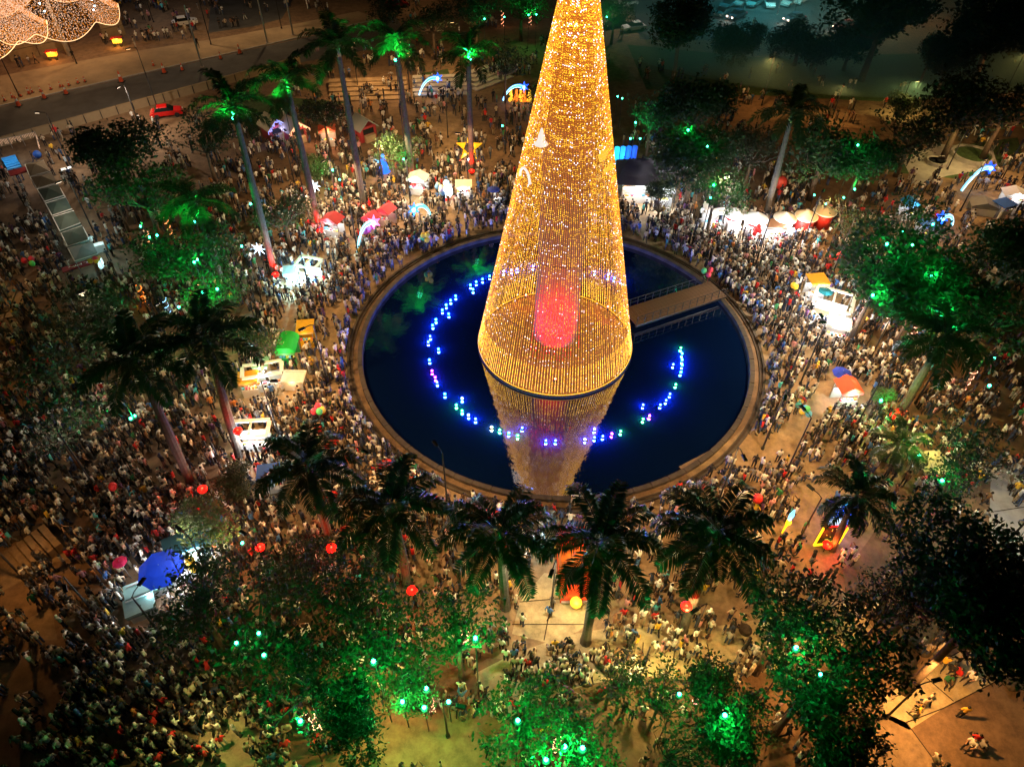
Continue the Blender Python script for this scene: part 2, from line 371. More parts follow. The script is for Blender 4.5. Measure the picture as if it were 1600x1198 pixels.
# red floodlights inside the cone
RED = (1, .004, .002); GREEN = (.008, 1, .15)
lens_m = MB().ball((0, 0, 0), .095, 8, 6).mesh('lens', M_['hot'])
can_m = MB().lathe([(.11, -.30), (.17, -.22), (.19, -.02), (.17, 0)], 8).tube([(0, 0, -.3), (0, 0, -.55)], .03, 5).mesh('housing', M_['dark'])
small_lens = MB().ball((0, 0, 0), .10, 8, 6).mesh('lens', M_['hot'])
def floodlight(name, label, p, col, power, group, lens=lens_m, lcol=None, scale=1, off=(0, 0, .35), cat='floodlight', spot=None, rot=None):
    t = thing(name, label, cat, p, 0, group); t.scale = (scale,)*3
    link('housing', can_m, t); l = link('lens', lens, t, (0, 0, .1)); l.color = (*(lcol or col), 1)
    light(t, off, power, col, .1, spot, rot); return t
for (px, py, w) in [(822, 462, 'left'), (950, 480, 'right')]:
    p = at(px, py, 1.0)
    floodlight('red_floodlight', f'red floodlight on the cone platform, {w} of the glowing core', p, RED, 60, 'red floodlights inside the cone', small_lens, (1, .12, .08))
fl = at(866, 545, 1.2)
floodlight('red_floodlight', 'red floodlight on the cone platform in front of the glowing core', Vector((-.2, -6.0, .9)), (1, 0, 0), 9000, 'red floodlights inside the cone', small_lens, (1, .1, .06), off=(0, .4, .2), spot=84, rot=(math.radians(124), 0, 0))

# ------------------------------------------------------------------ fountain lights
B_, C_, Gn, Mg, Wh, Ww = (.02, .07, 1), (.02, .5, 1), (.05, 1, .2), (.75, .03, .9), (.35, .4, 1), (.9, .8, .6)
FL = [(765,431,C_),(754,436,C_),(744,440,C_),(735,445,C_),(739,452,C_),(712,462,C_),(704,469,C_),(697,476,C_),(691,484,C_),(701,490,C_),(681,499,C_),(676,508,C_),(672,525,B_),(669,534,B_),(685,545,C_),(671,562,C_),
 (675,579,Mg),(680,589,Mg),(683,597,B_),(695,615,C_),(722,622,Wh),(713,632,Gn),(722,641,Gn),(732,648,Wh),(743,654,B_),(768,667,Ww),(781,671,Gn),(795,676,C_),(816,668,B_),(809,680,Gn),(853,688,B_),(868,688,B_),(914,686,Wh),
 (929,670,Wh),(929,683,B_),(942,681,B_),(956,677,Mg),(970,673,Gn),(1005,632,B_),(1015,649,Mg),(1005,654,Gn),(1032,632,B_),(1041,625,B_),(1047,615,B_),(1056,600,Gn),(1064,581,C_),(1066,570,C_),(1066,562,C_),(1066,552,C_),(1064,543,Gn),(1052,569,B_),
 (787,424,Wh),(799,422,Wh),(808,420,Wh),(833,416,Wh),(929,424,Wh),(950,430,Wh),(960,434,C_),(970,437,Wh)]
CN = {B_: 'blue', C_: 'pale blue', Gn: 'green', Mg: 'magenta', Wh: 'bluish white', Ww: 'warm white'}
puck = MB().lathe([(.12, -.22), (.14, -.02), (.1, .02)], 10).mesh('float', M_['dark'])
flens = MB().ball((0, 0, .05), .095, 8, 6).mesh('lens', M_['hot'])
FLT = []
for (px, py, c) in FL:
    p = at(px, py, 0.05)
    t = thing('fountain_light', '', 'light', (p.x, p.y, -.02), 0, 'coloured lights floating in a circle on the pond')
    t['_col'] = CN[c]; FLT.append((px, py, t))
    link('float', puck, t)
    l = link('lens', flens, t); l.color = (*[min(1, x+.03) for x in c], 1); l.scale = (.8 if c is Gn else 1,)*3
    light(t, (0, 0, .15), 480 if c in (B_, C_, Wh) else 260, (.03, .12, 1) if c in (C_, Wh, B_) else c, .09)

# ------------------------------------------------------------------ palms
def frond_mesh(el, L, droop, seed):
    rr = random.Random(seed); q = MB(); pts = []; p = Vector((0, 0, 0)); a = el; n = 12
    for i in range(n+1):
        pts.append(p.copy()); a -= droop/n*(0.4+1.2*i/n); p = p+Vector((math.cos(a), 0, math.sin(a)))*L/n
    q.tube(pts, [.06*(1-i/(n+1)*.85) for i in range(n+1)], 4)
    NL = 36
    for i in range(NL):
        f = .10+.9*i/NL; k = f*n; j = min(int(k), n-1); b = pts[j].lerp(pts[j+1], k-j); t = (pts[j+1]-pts[j]).normalized()
        up = Vector((-t.z, 0, t.x))
        ln = 1.02*(math.sin(PI*min(1, f*.85+.12))**.6)*rr.uniform(.85, 1.1)
        for s in (-1, 1):
            lift = rr.uniform(-.15, .45)
            d = (Vector((0, s, 0))*1.0+t*.55+up*lift).normalized()
            e = b+d*ln*.6+Vector((0, 0, -.06)); tip = b+d*ln+Vector((0, 0, -.28*ln-rr.random()*.1)); w = t*.078
            q.add([b-w*.4, b+w*.6, e+w, tip, e-w*.8], [(0, 1, 2, 4), (4, 2, 3)])
    return q.mesh('frond', M_['frond'])
FR = [[frond_mesh(el, L, dr, i*10+k) for k in range(2)] for i, (el, L, dr) in enumerate([(1.2, 3.9, 1.5), (.75, 4.6, 1.75), (.3, 4.7, 1.5), (-.15, 4.2, 1.1)])]
def palm(base, h, crown, label, s=1.0, lit=None):
    b = at(*base); c = at(crown[0], crown[1], h)
    t = thing('royal_palm', label, 'palm tree', b, 0, 'royal palms around the pond')
    d = c-b; q = MB(); N = 46; pts = []; rad = []
    for i in range(N+1):
        f = i/N; pts.append(Vector((d.x*f**1.15, d.y*f**1.15, (h-1.3)*f))); rad.append(s*(.30-.06*f+.07*math.exp(-((f-.45)/.25)**2)+.14*math.exp(-f*14))*(1+.035*(i % 2)))
    q.tube(pts, rad, 10); q.obj('trunk', M_['bark'], t)
    e = pts[-1]; MB().tube([e-Vector((0, 0, .05)), e+Vector((0, 0, .6)), e+Vector((0, 0, 1.4))], [.25*s, .22*s, .11*s], 10).obj('crownshaft', M_['shaft'], t, True)
    a0 = random.random()*6
    for i in range(15):
        lev = 0 if i < 2 else 1 if i < 7 else 2 if i < 12 else 3
        o = link('frond', random.choice(FR[lev]), t, e+Vector((0, 0, 1.25-.12*lev)))
        o.rotation_euler = (random.uniform(-.15, .15), random.uniform(-.1, .1), a0+i*2.399+random.uniform(-.15, .15)); k = s*random.uniform(.9, 1.08); o.scale = (k, k, k)
    return t
PALMS = [((430, 428), 18.0, (362, 160), 'tall palm with red trunk foot before the white stall, its crown over the parapet'),
 ((500, 360), 17.0, (446, 120), 'tall palm standing left of the light pink comet arch, crown near the road'),
 ((570, 330), 18.8, (526, 66), 'tallest palm, its crown high between the two blue lit palms'),
 ((646, 290), 17.0, (618, 58), 'tall palm with red lit foot, crown before the blue comet star'),
 ((737, 268), 14.8, (731, 78), 'tall palm standing in front of the big yellow star'),
 ((350, 450), 9.7, (303, 312), 'green lit palm standing among the green floodlights beside the square tents'),
 ((375, 712), 12.5, (318, 522), 'dark palm rising beside a red floodlight, crown over the left trees'),
 ((300, 757), 12.8, (208, 556), 'dark leaning palm with broad crown at the left side of the plaza'),
 ((1195, 342), 12.8, (1240, 172), 'dark palm rising behind the round red huts'),
 ((1300, 858), 7.4, (1341, 770), 'short palm beside the tall blue lit panel'),
 ((915, 1002), 11.6, (942, 842), 'palm with green lit trunk beside the red truck'),
 ((1066, 985), 11.8, (1122, 826), 'palm with red floodlight on its trunk below the pond'),
 ((637, 912), 9.2, (612, 786), 'palm with a red lamp at its foot left of the red truck'),
 ((517, 848), 9.0, (480, 722), 'palm with bright red lamp at its foot, below the left pond rim'),
 ((790, 948), 10.0, (781, 828), 'palm directly below the reflected tip of the cone'),
 ((1402, 652), 9.2, (1478, 522), 'black silhouetted palm with red lit foot at the right'),
 ((1398, 742), 3.6, (1408, 690), 'small bright green lit palm at the right')]
for (b, h, c, lb) in PALMS: palm(b, h, c, lb, s=.62 if h < 5 else .72 if h < 8 else .92 if b[1] > 800 else 1.0)

# ------------------------------------------------------------------ broadleaf trees
def crown_data(seed, ncl, nl, flat=.7, lobes=5):
    rr = random.Random(seed); nr = np.random.default_rng(seed); cl = []
    lob = [(Vector((rr.uniform(-.55, .55), rr.uniform(-.55, .55), rr.uniform(-.15, .45))), rr.uniform(.35, .6)) for _ in range(lobes)]
    while len(cl) < ncl:
        c, r = rr.choice(lob); d = Vector((rr.gauss(0, 1), rr.gauss(0, 1), rr.gauss(0, 1))).normalized(); p = c+d*r*rr.uniform(.55, 1)**.5
        cl.append(Vector((p.x, p.y, p.z*flat)))
    R = 4.0; V = []; n = ncl*nl
    C = np.array([c[:] for c in cl])*R
    base = np.repeat(C, nl, 0)+nr.normal(0, .36, (n, 3))*np.array([1, 1, .8])
    a = nr.normal(0, 1, (n, 3)); a[:, 2] *= .6; a /= np.linalg.norm(a, axis=1)[:, None]
    b = np.cross(a, nr.normal(0, 1, (n, 3))); b /= np.linalg.norm(b, axis=1)[:, None]
    ln = nr.uniform(.13, .24, (n, 1)); w = ln*nr.uniform(.38, .55, (n, 1))
    V = np.stack([base-a*ln, base+b*w, base+a*ln, base-b*w], 1).reshape(-1, 3)
    me = bpy.data.meshes.new('crown'); me.vertices.add(4*n); me.vertices.foreach_set('co', V.ravel().astype(np.float32))
    me.loops.add(4*n); me.loops.foreach_set('vertex_index', np.arange(4*n, dtype=np.int32)); me.polygons.add(n); me.polygons.foreach_set('loop_start', np.arange(0, 4*n, 4, dtype=np.int32))
    me.update(calc_edges=True); me.validate(); me.materials.append(M_['leaf'])
    return me, cl, R
def limbs_mesh(cl, R, hz, seed, thick=.17, k=26):
    rr = random.Random(seed); q = MB(); f = Vector((0, 0, -R*.55))
    q.tube([(0, 0, -hz), (.06, .03, -hz*.6), (.0, .05, -hz*.35), f], [thick*1.5, thick*1.1, thick, thick*.9], 8)
    for c in rr.sample(cl, min(k, len(cl))):
        e = c*R; m = f.lerp(e, .45)+Vector((rr.uniform(-.35, .35), rr.uniform(-.35, .35), -.35)); m2 = f.lerp(e, .75)+Vector((rr.uniform(-.3, .3), rr.uniform(-.3, .3), 0))
        q.tube([f, m, m2, e], [thick*.6, thick*.32, thick*.18, .015], 5)
        for _ in range(2):
            e2 = m2+Vector((rr.uniform(-1, 1), rr.uniform(-1, 1), rr.uniform(0, .8))); q.tube([m2, m2.lerp(e2, .5)+Vector((0, 0, .1)), e2], [thick*.15, thick*.08, .01], 4)
    return q.mesh('trunk', M_['wood'], True)
CR = {'dense': [crown_data(s, 270, 24, .75, 8) for s in (1, 2, 3)], 'loose': [crown_data(s, 125, 15, .7, 9) for s in (4, 5, 6)], 'sparse': [crown_data(s, 95, 9, .7, 8) for s in (7, 8)], 'bush': [crown_data(s, 150, 24, .8, 3) for s in (9, 10)]}
LB = {}
for kd, lst in CR.items():
    for i, (me, cl, R) in enumerate(lst): LB[kd, i] = limbs_mesh(cl, R, 7.0 if kd != 'bush' else 3.4, hash((kd == 'bush', i)) % 99, .2 if kd != 'sparse' else .14, 18 if kd == 'dense' else 30)
DG, MG, YG, BG = (.04, .065, .026), (.065, .12, .04), (.10, .14, .04), (.06, .07, .035)
def tree_(px, py, rpx, kind, z, label, col=MG, flat=1.0):
    c = at(px, py, z); d = (c-CAM).length; r = rpx*d/FPX
    lst = CR[kind]; i = random.randrange(len(lst)); me, cl, R = lst[i]; s = r/R*.88
    CROWNS.append((c, r, r*(.75 if kind != 'bush' else .8)))
    t = thing('broadleaf_tree', label, 'tree', (c.x, c.y, 0), random.random()*6.28, 'broadleaf trees in the park')
    hz = 7.0 if kind != 'bush' else 3.4
    o = link('crown', me, t, (0, 0, z)); o.scale = (s, s, s*flat); o.color = (*[x*random.uniform(.85, 1.15) for x in col], 1)
    o = link('trunk', LB[kind, i], t, (0, 0, z)); o.scale = (s, s, z/hz)
    return t
CROWNS = []
TR = [
 (178, 232, 62, 'dense', 6, 'dark round crowned tree behind the square tents, near the parapet', DG),
 (222, 300, 75, 'loose', 6, 'green lit tree right of the square tents', MG),
 (305, 405, 80, 'loose', 5, 'bright green tree below the small green palm crown', MG),
 (250, 395, 55, 'sparse', 5, 'loose tree beside the white lit end of the tent row', MG),
 (442, 335, 52, 'loose', 4.5, 'green leafy tree left of the pink comet arch', MG),
 (505, 178, 42, 'loose', 5, 'dark leafy tree behind the small gabled huts', BG),
 (497, 262, 36, 'bush', 2.5, 'green bush below the red glowing lights', MG),
 (615, 238, 45, 'loose', 4, 'green lit tree beside the blue glowing figure', MG),
 (140, 500, 75, 'loose', 5, 'dull green tree at the left, above the broad dark palm', BG),
 (70, 560, 75, 'sparse', 5, 'thin leaved tree near the left edge steps', BG),
 (80, 660, 85, 'sparse', 6, 'bare branched dark tree over the left crowd', DG),
 (398, 530, 50, 'loose', 5, 'green tree left of the green booth', MG),
 (340, 460, 50, 'loose', 4, 'green tree between two bright green floodlights', MG),
 (325, 815, 62, 'loose', 3.5, 'yellow green tree beside the blue parasol', YG),
 (365, 760, 45, 'bush', 3, 'reddish dark bush below two palm trunks', BG),
 (300, 930, 85, 'loose', 7, 'wide loose tree below the blue parasol', MG),
 (390, 985, 110, 'sparse', 8, 'bare limbed wide tree over the lower left crowd', MG),
 (470, 900, 75, 'loose', 6, 'leafy tree between the two bright red palm lamps', YG),
 (545, 935, 85, 'loose', 7, 'leafy tree left of the red lamp at the foot of a palm', MG),
 (480, 1050, 90, 'loose', 6.5, 'dark green tree over the red shirted group', DG),
 (600, 1010, 95, 'loose', 7, 'tree with a single bright green floodlight in its middle', MG),
 (715, 985, 85, 'loose', 7, 'dense green tree left of the pale forecourt', MG),
 (650, 1075, 60, 'bush', 3, 'low tree holding a cluster of four green floodlights', MG),
 (560, 1120, 70, 'dense', 6, 'dark tree at the lower edge left of four green floodlights', DG),
 (820, 1120, 85, 'loose', 6, 'green tree at the lower edge with one floodlight at its heart', MG),
 (905, 1180, 80, 'loose', 5, 'green tree at the bottom edge with paired floodlights', MG),
 (960, 1055, 62, 'sparse', 5, 'thin yellow lit tree beside the short lamp on the pale path', YG),
 (1035, 1085, 70, 'sparse', 6, 'thin tree right of the short path lamp', YG),
 (1130, 1115, 78, 'dense', 5.5, 'round green lit tree at the lower edge right of the path lamp', MG),
 (1050, 1170, 80, 'sparse', 5, 'dark thin tree at the bottom edge below the path', DG),
 (1245, 945, 105, 'loose', 9, 'dark wide tree right of the palm with a floodlit trunk', DG),
 (1335, 1022, 102, 'loose', 9, 'dark tree over the yellow lit corner path', DG),
 (1275, 1060, 100, 'loose', 8, 'dark tree with two small green lamps inside', DG),
 (1305, 1165, 80, 'dense', 6, 'black tree at the bottom edge near the corner path', DG),
 (1470, 900, 115, 'dense', 11, 'large black tree below the short palm', DG),
 (1545, 950, 110, 'dense', 11, 'large black tree at the right edge over the corner path', DG),
 (1405, 935, 60, 'loose', 8, 'dark tree below the tall lit panel', DG),
 (1520, 705, 72, 'sparse', 6, 'thin olive tree left of the grey pavement', BG),
 (1500, 760, 60, 'sparse', 6, 'thin dark tree at the edge of the grey pavement', BG),
 (1375, 440, 105, 'dense', 7, 'large bright green tree right of the white stall', MG),
 (1445, 455, 90, 'loose', 7, 'large green tree beside the black palm', MG),
 (1530, 480, 85, 'loose', 7, 'dark green tree at the right edge above the black palm', BG),
 (1590, 400, 70, 'dense', 8, 'black tree at the right edge', DG),
 (1425, 355, 70, 'sparse', 6, 'thin branched tree over the pale sand by the blue tarpaulins', BG),
 (1330, 345, 45, 'sparse', 5, 'thin tree right of the red huts', MG),
 (1376, 618, 24, 'bush', 2.5, 'small round bright green tree near the red booth', MG),
 (1085, 245, 72, 'dense', 7, 'teal lit tree beside the dark pavilion roof', DG),
 (1085, 165, 65, 'dense', 8, 'dark round tree behind the dark pavilion', DG),
 (1120, 300, 55, 'loose', 6, 'green tree over the left round huts', MG),
 (1035, 300, 32, 'bush', 4, 'small teal lit tree before the dark pavilion', MG),
 (1020, 175, 50, 'sparse', 6, 'thin tree right of the cone, above the blue screens', BG),
 (1290, 240, 75, 'loose', 6, 'green lit tree behind the rightmost red huts', MG),
 (1350, 250, 55, 'dense', 6, 'bright green tree left of the round planters', MG),
 (1180, 230, 50, 'loose', 6, 'loose tree left of the dark palm behind the huts', BG),
 (1430, 205, 62, 'loose', 6, 'grey green tree behind the round planters', BG),
 (1510, 170, 75, 'loose', 7, 'dark loose tree over the lit upper path', DG),
 (1575, 170, 65, 'loose', 7, 'dark tree at the right edge above the blue comet', DG),
 (1410, 165, 28, 'bush', 2.5, 'lime green lit bush on the upper path', YG),
 (1555, 50, 75, 'dense', 9, 'black tree in the upper right corner', DG),
 (1485, 95, 40, 'dense', 7, 'dark pointed tree left of the corner tree', DG),
 (1460, 75, 28, 'dense', 6, 'small dark conical tree on the misty lawn', DG),
 (1380, 30, 75, 'dense', 9, 'dark wide tree beside the upper right car park', DG),
 (1065, 40, 62, 'dense', 9, 'dark tree at the top between the cone and car park', DG),
 (1185, 48, 14, 'dense', 4, 'small dark round tree beside the parked cars', DG),
 (1150, 70, 45, 'dense', 3, 'dark shrub below the car park with the glowing headlights', DG),
 (1250, 72, 50, 'dense', 3, 'dark shrub below the small car at the car park exit', DG),
 (1330, 75, 45, 'dense', 3.5, 'dark shrub below the warm lit lamp by the car park', DG),
 (960, 20, 34, 'loose', 5, 'green lit tree touching the cone near the top edge', MG),
 (815, 15, 42, 'loose', 5, 'green lit tree left of the cone at the top edge', MG),
 (745, 20, 45, 'loose', 7, 'dark green tree at the top edge behind the palms', DG),
 (675, 30, 40, 'loose', 6, 'dark tree at the top edge behind the tallest palm', DG),
 (600, 20, 40, 'loose', 6, 'dark tree at the top edge beside the road bend', DG),
 (790, 95, 45, 'sparse', 6, 'thin dark tree left of the cone behind the terrace', BG),
 (830, 160, 40, 'sparse', 5, 'thin tree beside the orange lit nativity figures', BG),
 (315, 215, 60, 'sparse', 6, 'bare branched tree below the red car', BG),
 (175, 300, 40, 'sparse', 5, 'thin dark tree right behind the tent row', DG),
 (600, 880, 50, 'sparse', 5, 'thin tree beside the palm lamp left of the red truck', YG),
]
for t in TR: tree_(*t)

# ------------------------------------------------------------------ coloured floodlights
GL = [(365,187,16.3,1.5),(442,155,15.2,1),(618,96,15.4,1.5),(735,95,13.6,1.5),(640,72,5,.6),(757,31,5,.8),(788,28,5,.8),(826,25,5,1),(838,24,5,.8),(948,28,4,.7),(965,152,4,.8),(972,155,4,.8),(993,193,4,1),(985,218,3,1),(1000,218,3,1),
 (1075,205,5,1.1),(1115,291,3,1),(1110,310,2,.4),(392,320,3.5,1.2),(220,355,3,1),(305,348,7.6,1.1),(234,372,3,.7),(246,369,3,.6),(304,411,3.5,1),(309,407,3.5,.6),(317,458,3.5,1.3),(340,453,3.5,1.2),(280,481,3.5,1.2),(378,386,3,.9),
 (520,267,2.5,.9),(531,282,2,.9),(631,250,3,1),(785,198,3,1),(205,655,2.5,1.3),(211,651,2.5,1),(379,849,2.5,.8),(405,990,4,.5),(413,1024,3,.7),(370,1005,3,.5),(584,1034,5,1.3),(743,998,5,1.3),
 (629,1097,3,1.4),(666,1076,3,1.3),(663,1106,3,1.4),(701,1097,3,1.4),(470,1127,3.5,1.3),(809,1126,4,1.2),(882,1167,4,1.5),(910,1169,4,1.5),(853,1187,3,1.4),(1061,1085,3,.8),(1132,1118,5,1.4),(1243,1013,7,1.2),(1281,1054,6,.5),
 (1385,383,4.5,1.2),(1410,362,4,.9),(1457,352,4,.9),(1425,384,4,.5),(1363,463,4.5,1.4),(1455,433,4,1.1),(1465,485,4,1.2),(1376,627,2.4,1.3),(1545,604,3,1.5),(1435,712,3,1.4),(1471,752,4,1.2),(1553,561,2.5,.5),
 (1318,310,3,.8),(1335,297,2.5,1),(1272,306,3,.5),(1290,320,3,.5),(1340,228,4,.8),(1105,230,4,.5)]
def near_label(px, py, L):
    best = min(L, key=lambda t: (t[0]-px)**2+(t[1]-py)**2)
    dx, dy = px-best[0], py-best[1]
    rel = 'at' if math.hypot(dx, dy) < 14 else ('above' if dy < -abs(dx) else 'below' if dy > abs(dx) else 'left of' if dx < 0 else 'right of')
    return rel, best[2]
LM = [(130, 300, 'the square tents'), (60, 240, 'the blue tarpaulin pool'), (362, 160, 'the tallest left palm crown'), (526, 66, 'the tallest palm crown'), (618, 58, 'the palm by the blue comet'), (731, 78, 'the palm behind the yellow star'), (303, 312, 'the small green palm crown'),
 (208, 556, 'the broad dark palm crown'), (318, 522, 'the dark palm over the left trees'), (255, 888, 'the blue parasol'), (455, 560, 'the green booth'), (893, 905, 'the red truck'), (942, 842, 'the palm beside the red truck'), (1122, 826, 'the palm with floodlit trunk'),
 (612, 786, 'the palm left of the truck'), (480, 722, 'the palm by the left rim'), (1000, 1040, 'the short path lamp'), (1310, 810, 'the tall lit panel'), (1440, 1060, 'the yellow corner path'), (1478, 522, 'the black palm'), (1290, 495, 'the white stall'), (1375, 440, 'the large green tree'),
 (1220, 345, 'the round huts'), (1005, 265, 'the dark pavilion'), (1500, 245, 'the round planters'), (730, 225, 'the yellow star'), (600, 250, 'the blue glowing figure'), (430, 205, 'the gabled huts'), (580, 365, 'the pink comet arch'), (1570, 780, 'the grey pavement'),
 (1240, 10, 'the car park'), (50, 900, 'the lower left steps'), (20, 490, 'the left edge steps'), (660, 1090, 'the four green floodlights'), (880, 1165, 'the paired bottom floodlights'), (820, 20, 'the cone near the top edge'), (560, 950, 'the wide leafy trees'), (220, 1050, 'the dark lower left'), (870, 775, 'the cone reflection tip'), (450, 870, 'the yellow green tree')]
used_labels = {}
def uniq(items):
    """items: (sort x, object, label) - number the look-alikes from the left"""
    by = {}
    for x, o, lb in items: by.setdefault(lb, []).append((x, o))
    ORD = ['first', 'second', 'third', 'fourth', 'fifth', 'sixth', 'seventh', 'eighth', 'ninth', 'tenth', 'eleventh', 'twelfth', 'thirteenth', 'fourteenth', 'fifteenth', 'sixteenth', 'seventeenth', 'eighteenth']
    for lb, L in by.items():
        L.sort(key=lambda t: t[0])
        for i, (x, o) in enumerate(L):
            o['label'] = lb if len(L) == 1 else (f'{lb}, {ORD[i]} from left' if i < 18 else f'{lb}, last from left')
glow_ball = MB().lathe([(.02, -.26), (.26, -.1), (.3, .05), (.22, .1)], 10).mesh('diffuser', M_['led'])  # glowing shell added to draw the red halo round each lamp
it = []
for (px, py, z, s) in GL:
    p = at(px, py, z); rel, lm = near_label(px, py, LM); hit = None
    d = (p-CAM).normalized(); L_ = (p-CAM).length
    for k in range(int(L_-16)*4, int(L_)*4+8):         # the lamp hangs in the outer leaves where it shows in the photograph
        q_ = CAM+d*(k/4)
        if q_.z < .6: break
        if any((q_.x-c.x)**2/(.72*r)**2+(q_.y-c.y)**2/(.72*r)**2+(q_.z-c.z)**2/(.72*h)**2 < 1 for c, r, h in CROWNS): hit = q_; break
    if hit is not None and z < 10: p = hit
    if hit is None or z > 10: t = floodlight('green_floodlight', '', p, GREEN, (420 if z < 7 else 2900)*s*s, 'green floodlights in the trees', lens_m, (.05, 1, .5), .75+.35*s, off=(0, -.4, .3), spot=170, rot=(math.radians(165), 0, 0))
    else: t = floodlight('green_floodlight', '', p, GREEN, 240*s*s, 'green floodlights in the trees', lens_m, (.05, 1, .5), .75+.35*s, off=(0, -.35, .5))
    # a thin post carries it
    MB().tube([(0, 0, -p.z/(.75+.35*s)), (0, 0, -.5)], .035, 5).obj('pole', M_['dark'], t)
    it.append((px, t, f'green floodlight glowing {rel} {lm}'))
RL = [(317,765,2.2,1.4,'left dark palm trunks'),(518,857,2,1.5,'x'),(644,923,2,1.3,'x'),(1072,948,4,1.3,'x'),(372,674,4,1.1,'x'),(1292,852,.8,1.2,'x'),(1396,650,.8,1.1,'x'),(430,428,0,1.5,'f'),(500,360,0,1.4,'f'),(570,330,0,1.4,'f'),(646,290,0,1.4,'f'),(737,268,0,1.4,'f'),(407,856,2,1,'x'),(1178,771,.5,.01,'x')]
for (px, py, z, s, _) in RL[:-1]:
    p = at(px, py, z); rel, lm = near_label(px, py, LM)
    if _ == 'f': p = p+Vector((CAM.x-p.x, CAM.y-p.y, 0)).normalized()*.95+Vector((0, 0, .5))
    t = floodlight('red_floodlight', '', p, RED, (900 if _ == 'f' else 120)*s*s, 'red floodlights at the palm feet', lens_m, (1, .02, .008), .8+.3*s, off=(0, -.25, .4), spot=130 if _ == 'f' else None, rot=(math.radians(160), 0, 0))
    link('diffuser', glow_ball, t, (0, 0, .06)).color = (1, .006, .003, 1)
    MB().tube([(0, 0, -p.z/(.8+.3*s)), (0, 0, -.5)], .035, 5).obj('pole', M_['dark'], t)
    it.append((px, t, f'red floodlight glowing {rel} {lm}'))
for (px, py, t) in FLT:
    side = 'in front of the golden cone' if 775 < px < 985 and py > 600 else 'behind the golden strings' if 770 < px < 985 else 'left of the golden cone' if px < 800 else 'right of the golden cone'
    it.append((px, t, f"{t['_col']} light floating on the pond {side}"))
    del t['_col']
uniq(it)

# ------------------------------------------------------------------ street lamps: cut-off heads on posts, most added to light ground and crowd
WARM, WHITE, OLIVE, CYAN, AMB = (1, .56, .22), (.95, .97, 1), (1, .72, .22), (.45, .9, 1), (1, .45, .12)
def post_mesh(h):
    return MB().lathe([(.14, 0), (.14, .25), (.08, .3), (.05, h)], 8).tube([(0, 0, h-.02), (.25, 0, h+.12), (.8, 0, h+.14)], .035, 5).mesh('post', M_['dark'])
POST = {h: post_mesh(h) for h in (3.5, 5, 7, 9)}
head_m = MB().box((1.0, 0, .14), (.62, .26, .1), 0, 0, .8).mesh('lamp_head', M_['dark'])
glow_m = MB().box((1.0, 0, .075), (.5, .2, .03)).mesh('lamp_lens', M_['hot'])
SL = [(1003,1048,3.5,900,OLIVE),(1385,1120,5,2600,AMB),(1225,745,7,1500,WARM),(1120,790,7,1500,WARM),(700,800,7,1500,WARM),(575,790,7,1600,WARM),(425,905,5,700,WARM),(352,1132,3.5,260,OLIVE),(440,690,7,1900,WARM),(520,600,7,1900,WARM),
 (490,480,7,1600,WARM),(230,690,7,400,(1,.78,.58)),(155,770,7,130,(.95,.85,.72)),(38,905,5,420,AMB),(20,480,7,400,WARM),(10,640,7,320,AMB),(112,262,7,800,(1,.75,.5)),(225,215,7,2800,(1,.78,.58)),(560,140,7,2000,WARM),(640,140,7,1600,WARM),(720,110,7,1200,WARM),(700,215,7,900,WARM),
 (600,300,7,3600,(1,.66,.36)),(530,335,7,3200,(1,.66,.36)),(460,285,7,900,WARM),(660,345,7,3200,(1,.66,.36)),(740,310,7,2600,WARM),(790,240,7,800,WARM),(560,400,7,1100,WARM),(1020,355,7,1600,WHITE),(1090,385,7,1600,(1,.85,.7)),(1160,420,7,1100,(1,.85,.7)),
 (1250,395,7,2400,WARM),(1300,430,7,1000,WARM),(1210,520,7,2200,(1,.85,.7)),(1250,600,7,2200,WARM),(1330,680,7,1200,WARM),(1430,630,7,900,AMB),(1250,840,5,700,AMB),(1560,290,7,1900,WARM),(1500,330,7,1300,WARM),(1450,385,5,800,WARM),(1360,560,5,700,WARM),
 (1570,850,7,1100,(1,.93,.8)),(1450,740,5,700,OLIVE),(1480,265,5,500,OLIVE),(1400,183,5,900,OLIVE),(1300,185,5,600,AMB),(1560,165,7,650,AMB),(1190,165,7,900,AMB),(860,960,7,1200,(1,.8,.5)),(980,900,7,1300,WARM),(800,900,5,900,WARM),(1080,1000,5,600,OLIVE),(1215,1130,5,800,AMB),
 (150,370,7,500,(1,.8,.6)),(160,560,7,150,(1,.82,.64)),(110,700,5,70,(.95,.88,.78)),(320,620,7,480,(1,.75,.52)),(300,560,7,380,(1,.75,.52)),(560,1170,5,900,AMB),(700,1150,5,550,AMB),(150,960,5,20,WARM),(330,900,5,220,(1,.85,.7)),(250,990,5,50,(.95,.88,.78)),(1150,680,7,700,WARM),(1180,590,7,700,(1,.85,.7)),
 (1240,25,9,3200,(.3,.9,.85)),(1160,20,9,3200,(.1,.8,.85)),(1330,35,9,2600,(.9,.9,.5)),(1420,30,9,700,AMB),(1480,45,9,500,AMB),(990,45,9,1300,(.9,.75,.6)),(640,10,9,500,WARM),
 (120,100,9,1300,(1,.6,.28)),(330,70,9,1200,(1,.62,.3)),(250,180,9,900,WARM),(30,150,9,900,(1,.6,.28)),(440,45,9,1200,(1,.62,.3)),(240,35,9,500,(.8,.8,.8)),(620,1085,3.5,350,OLIVE)]
it = []
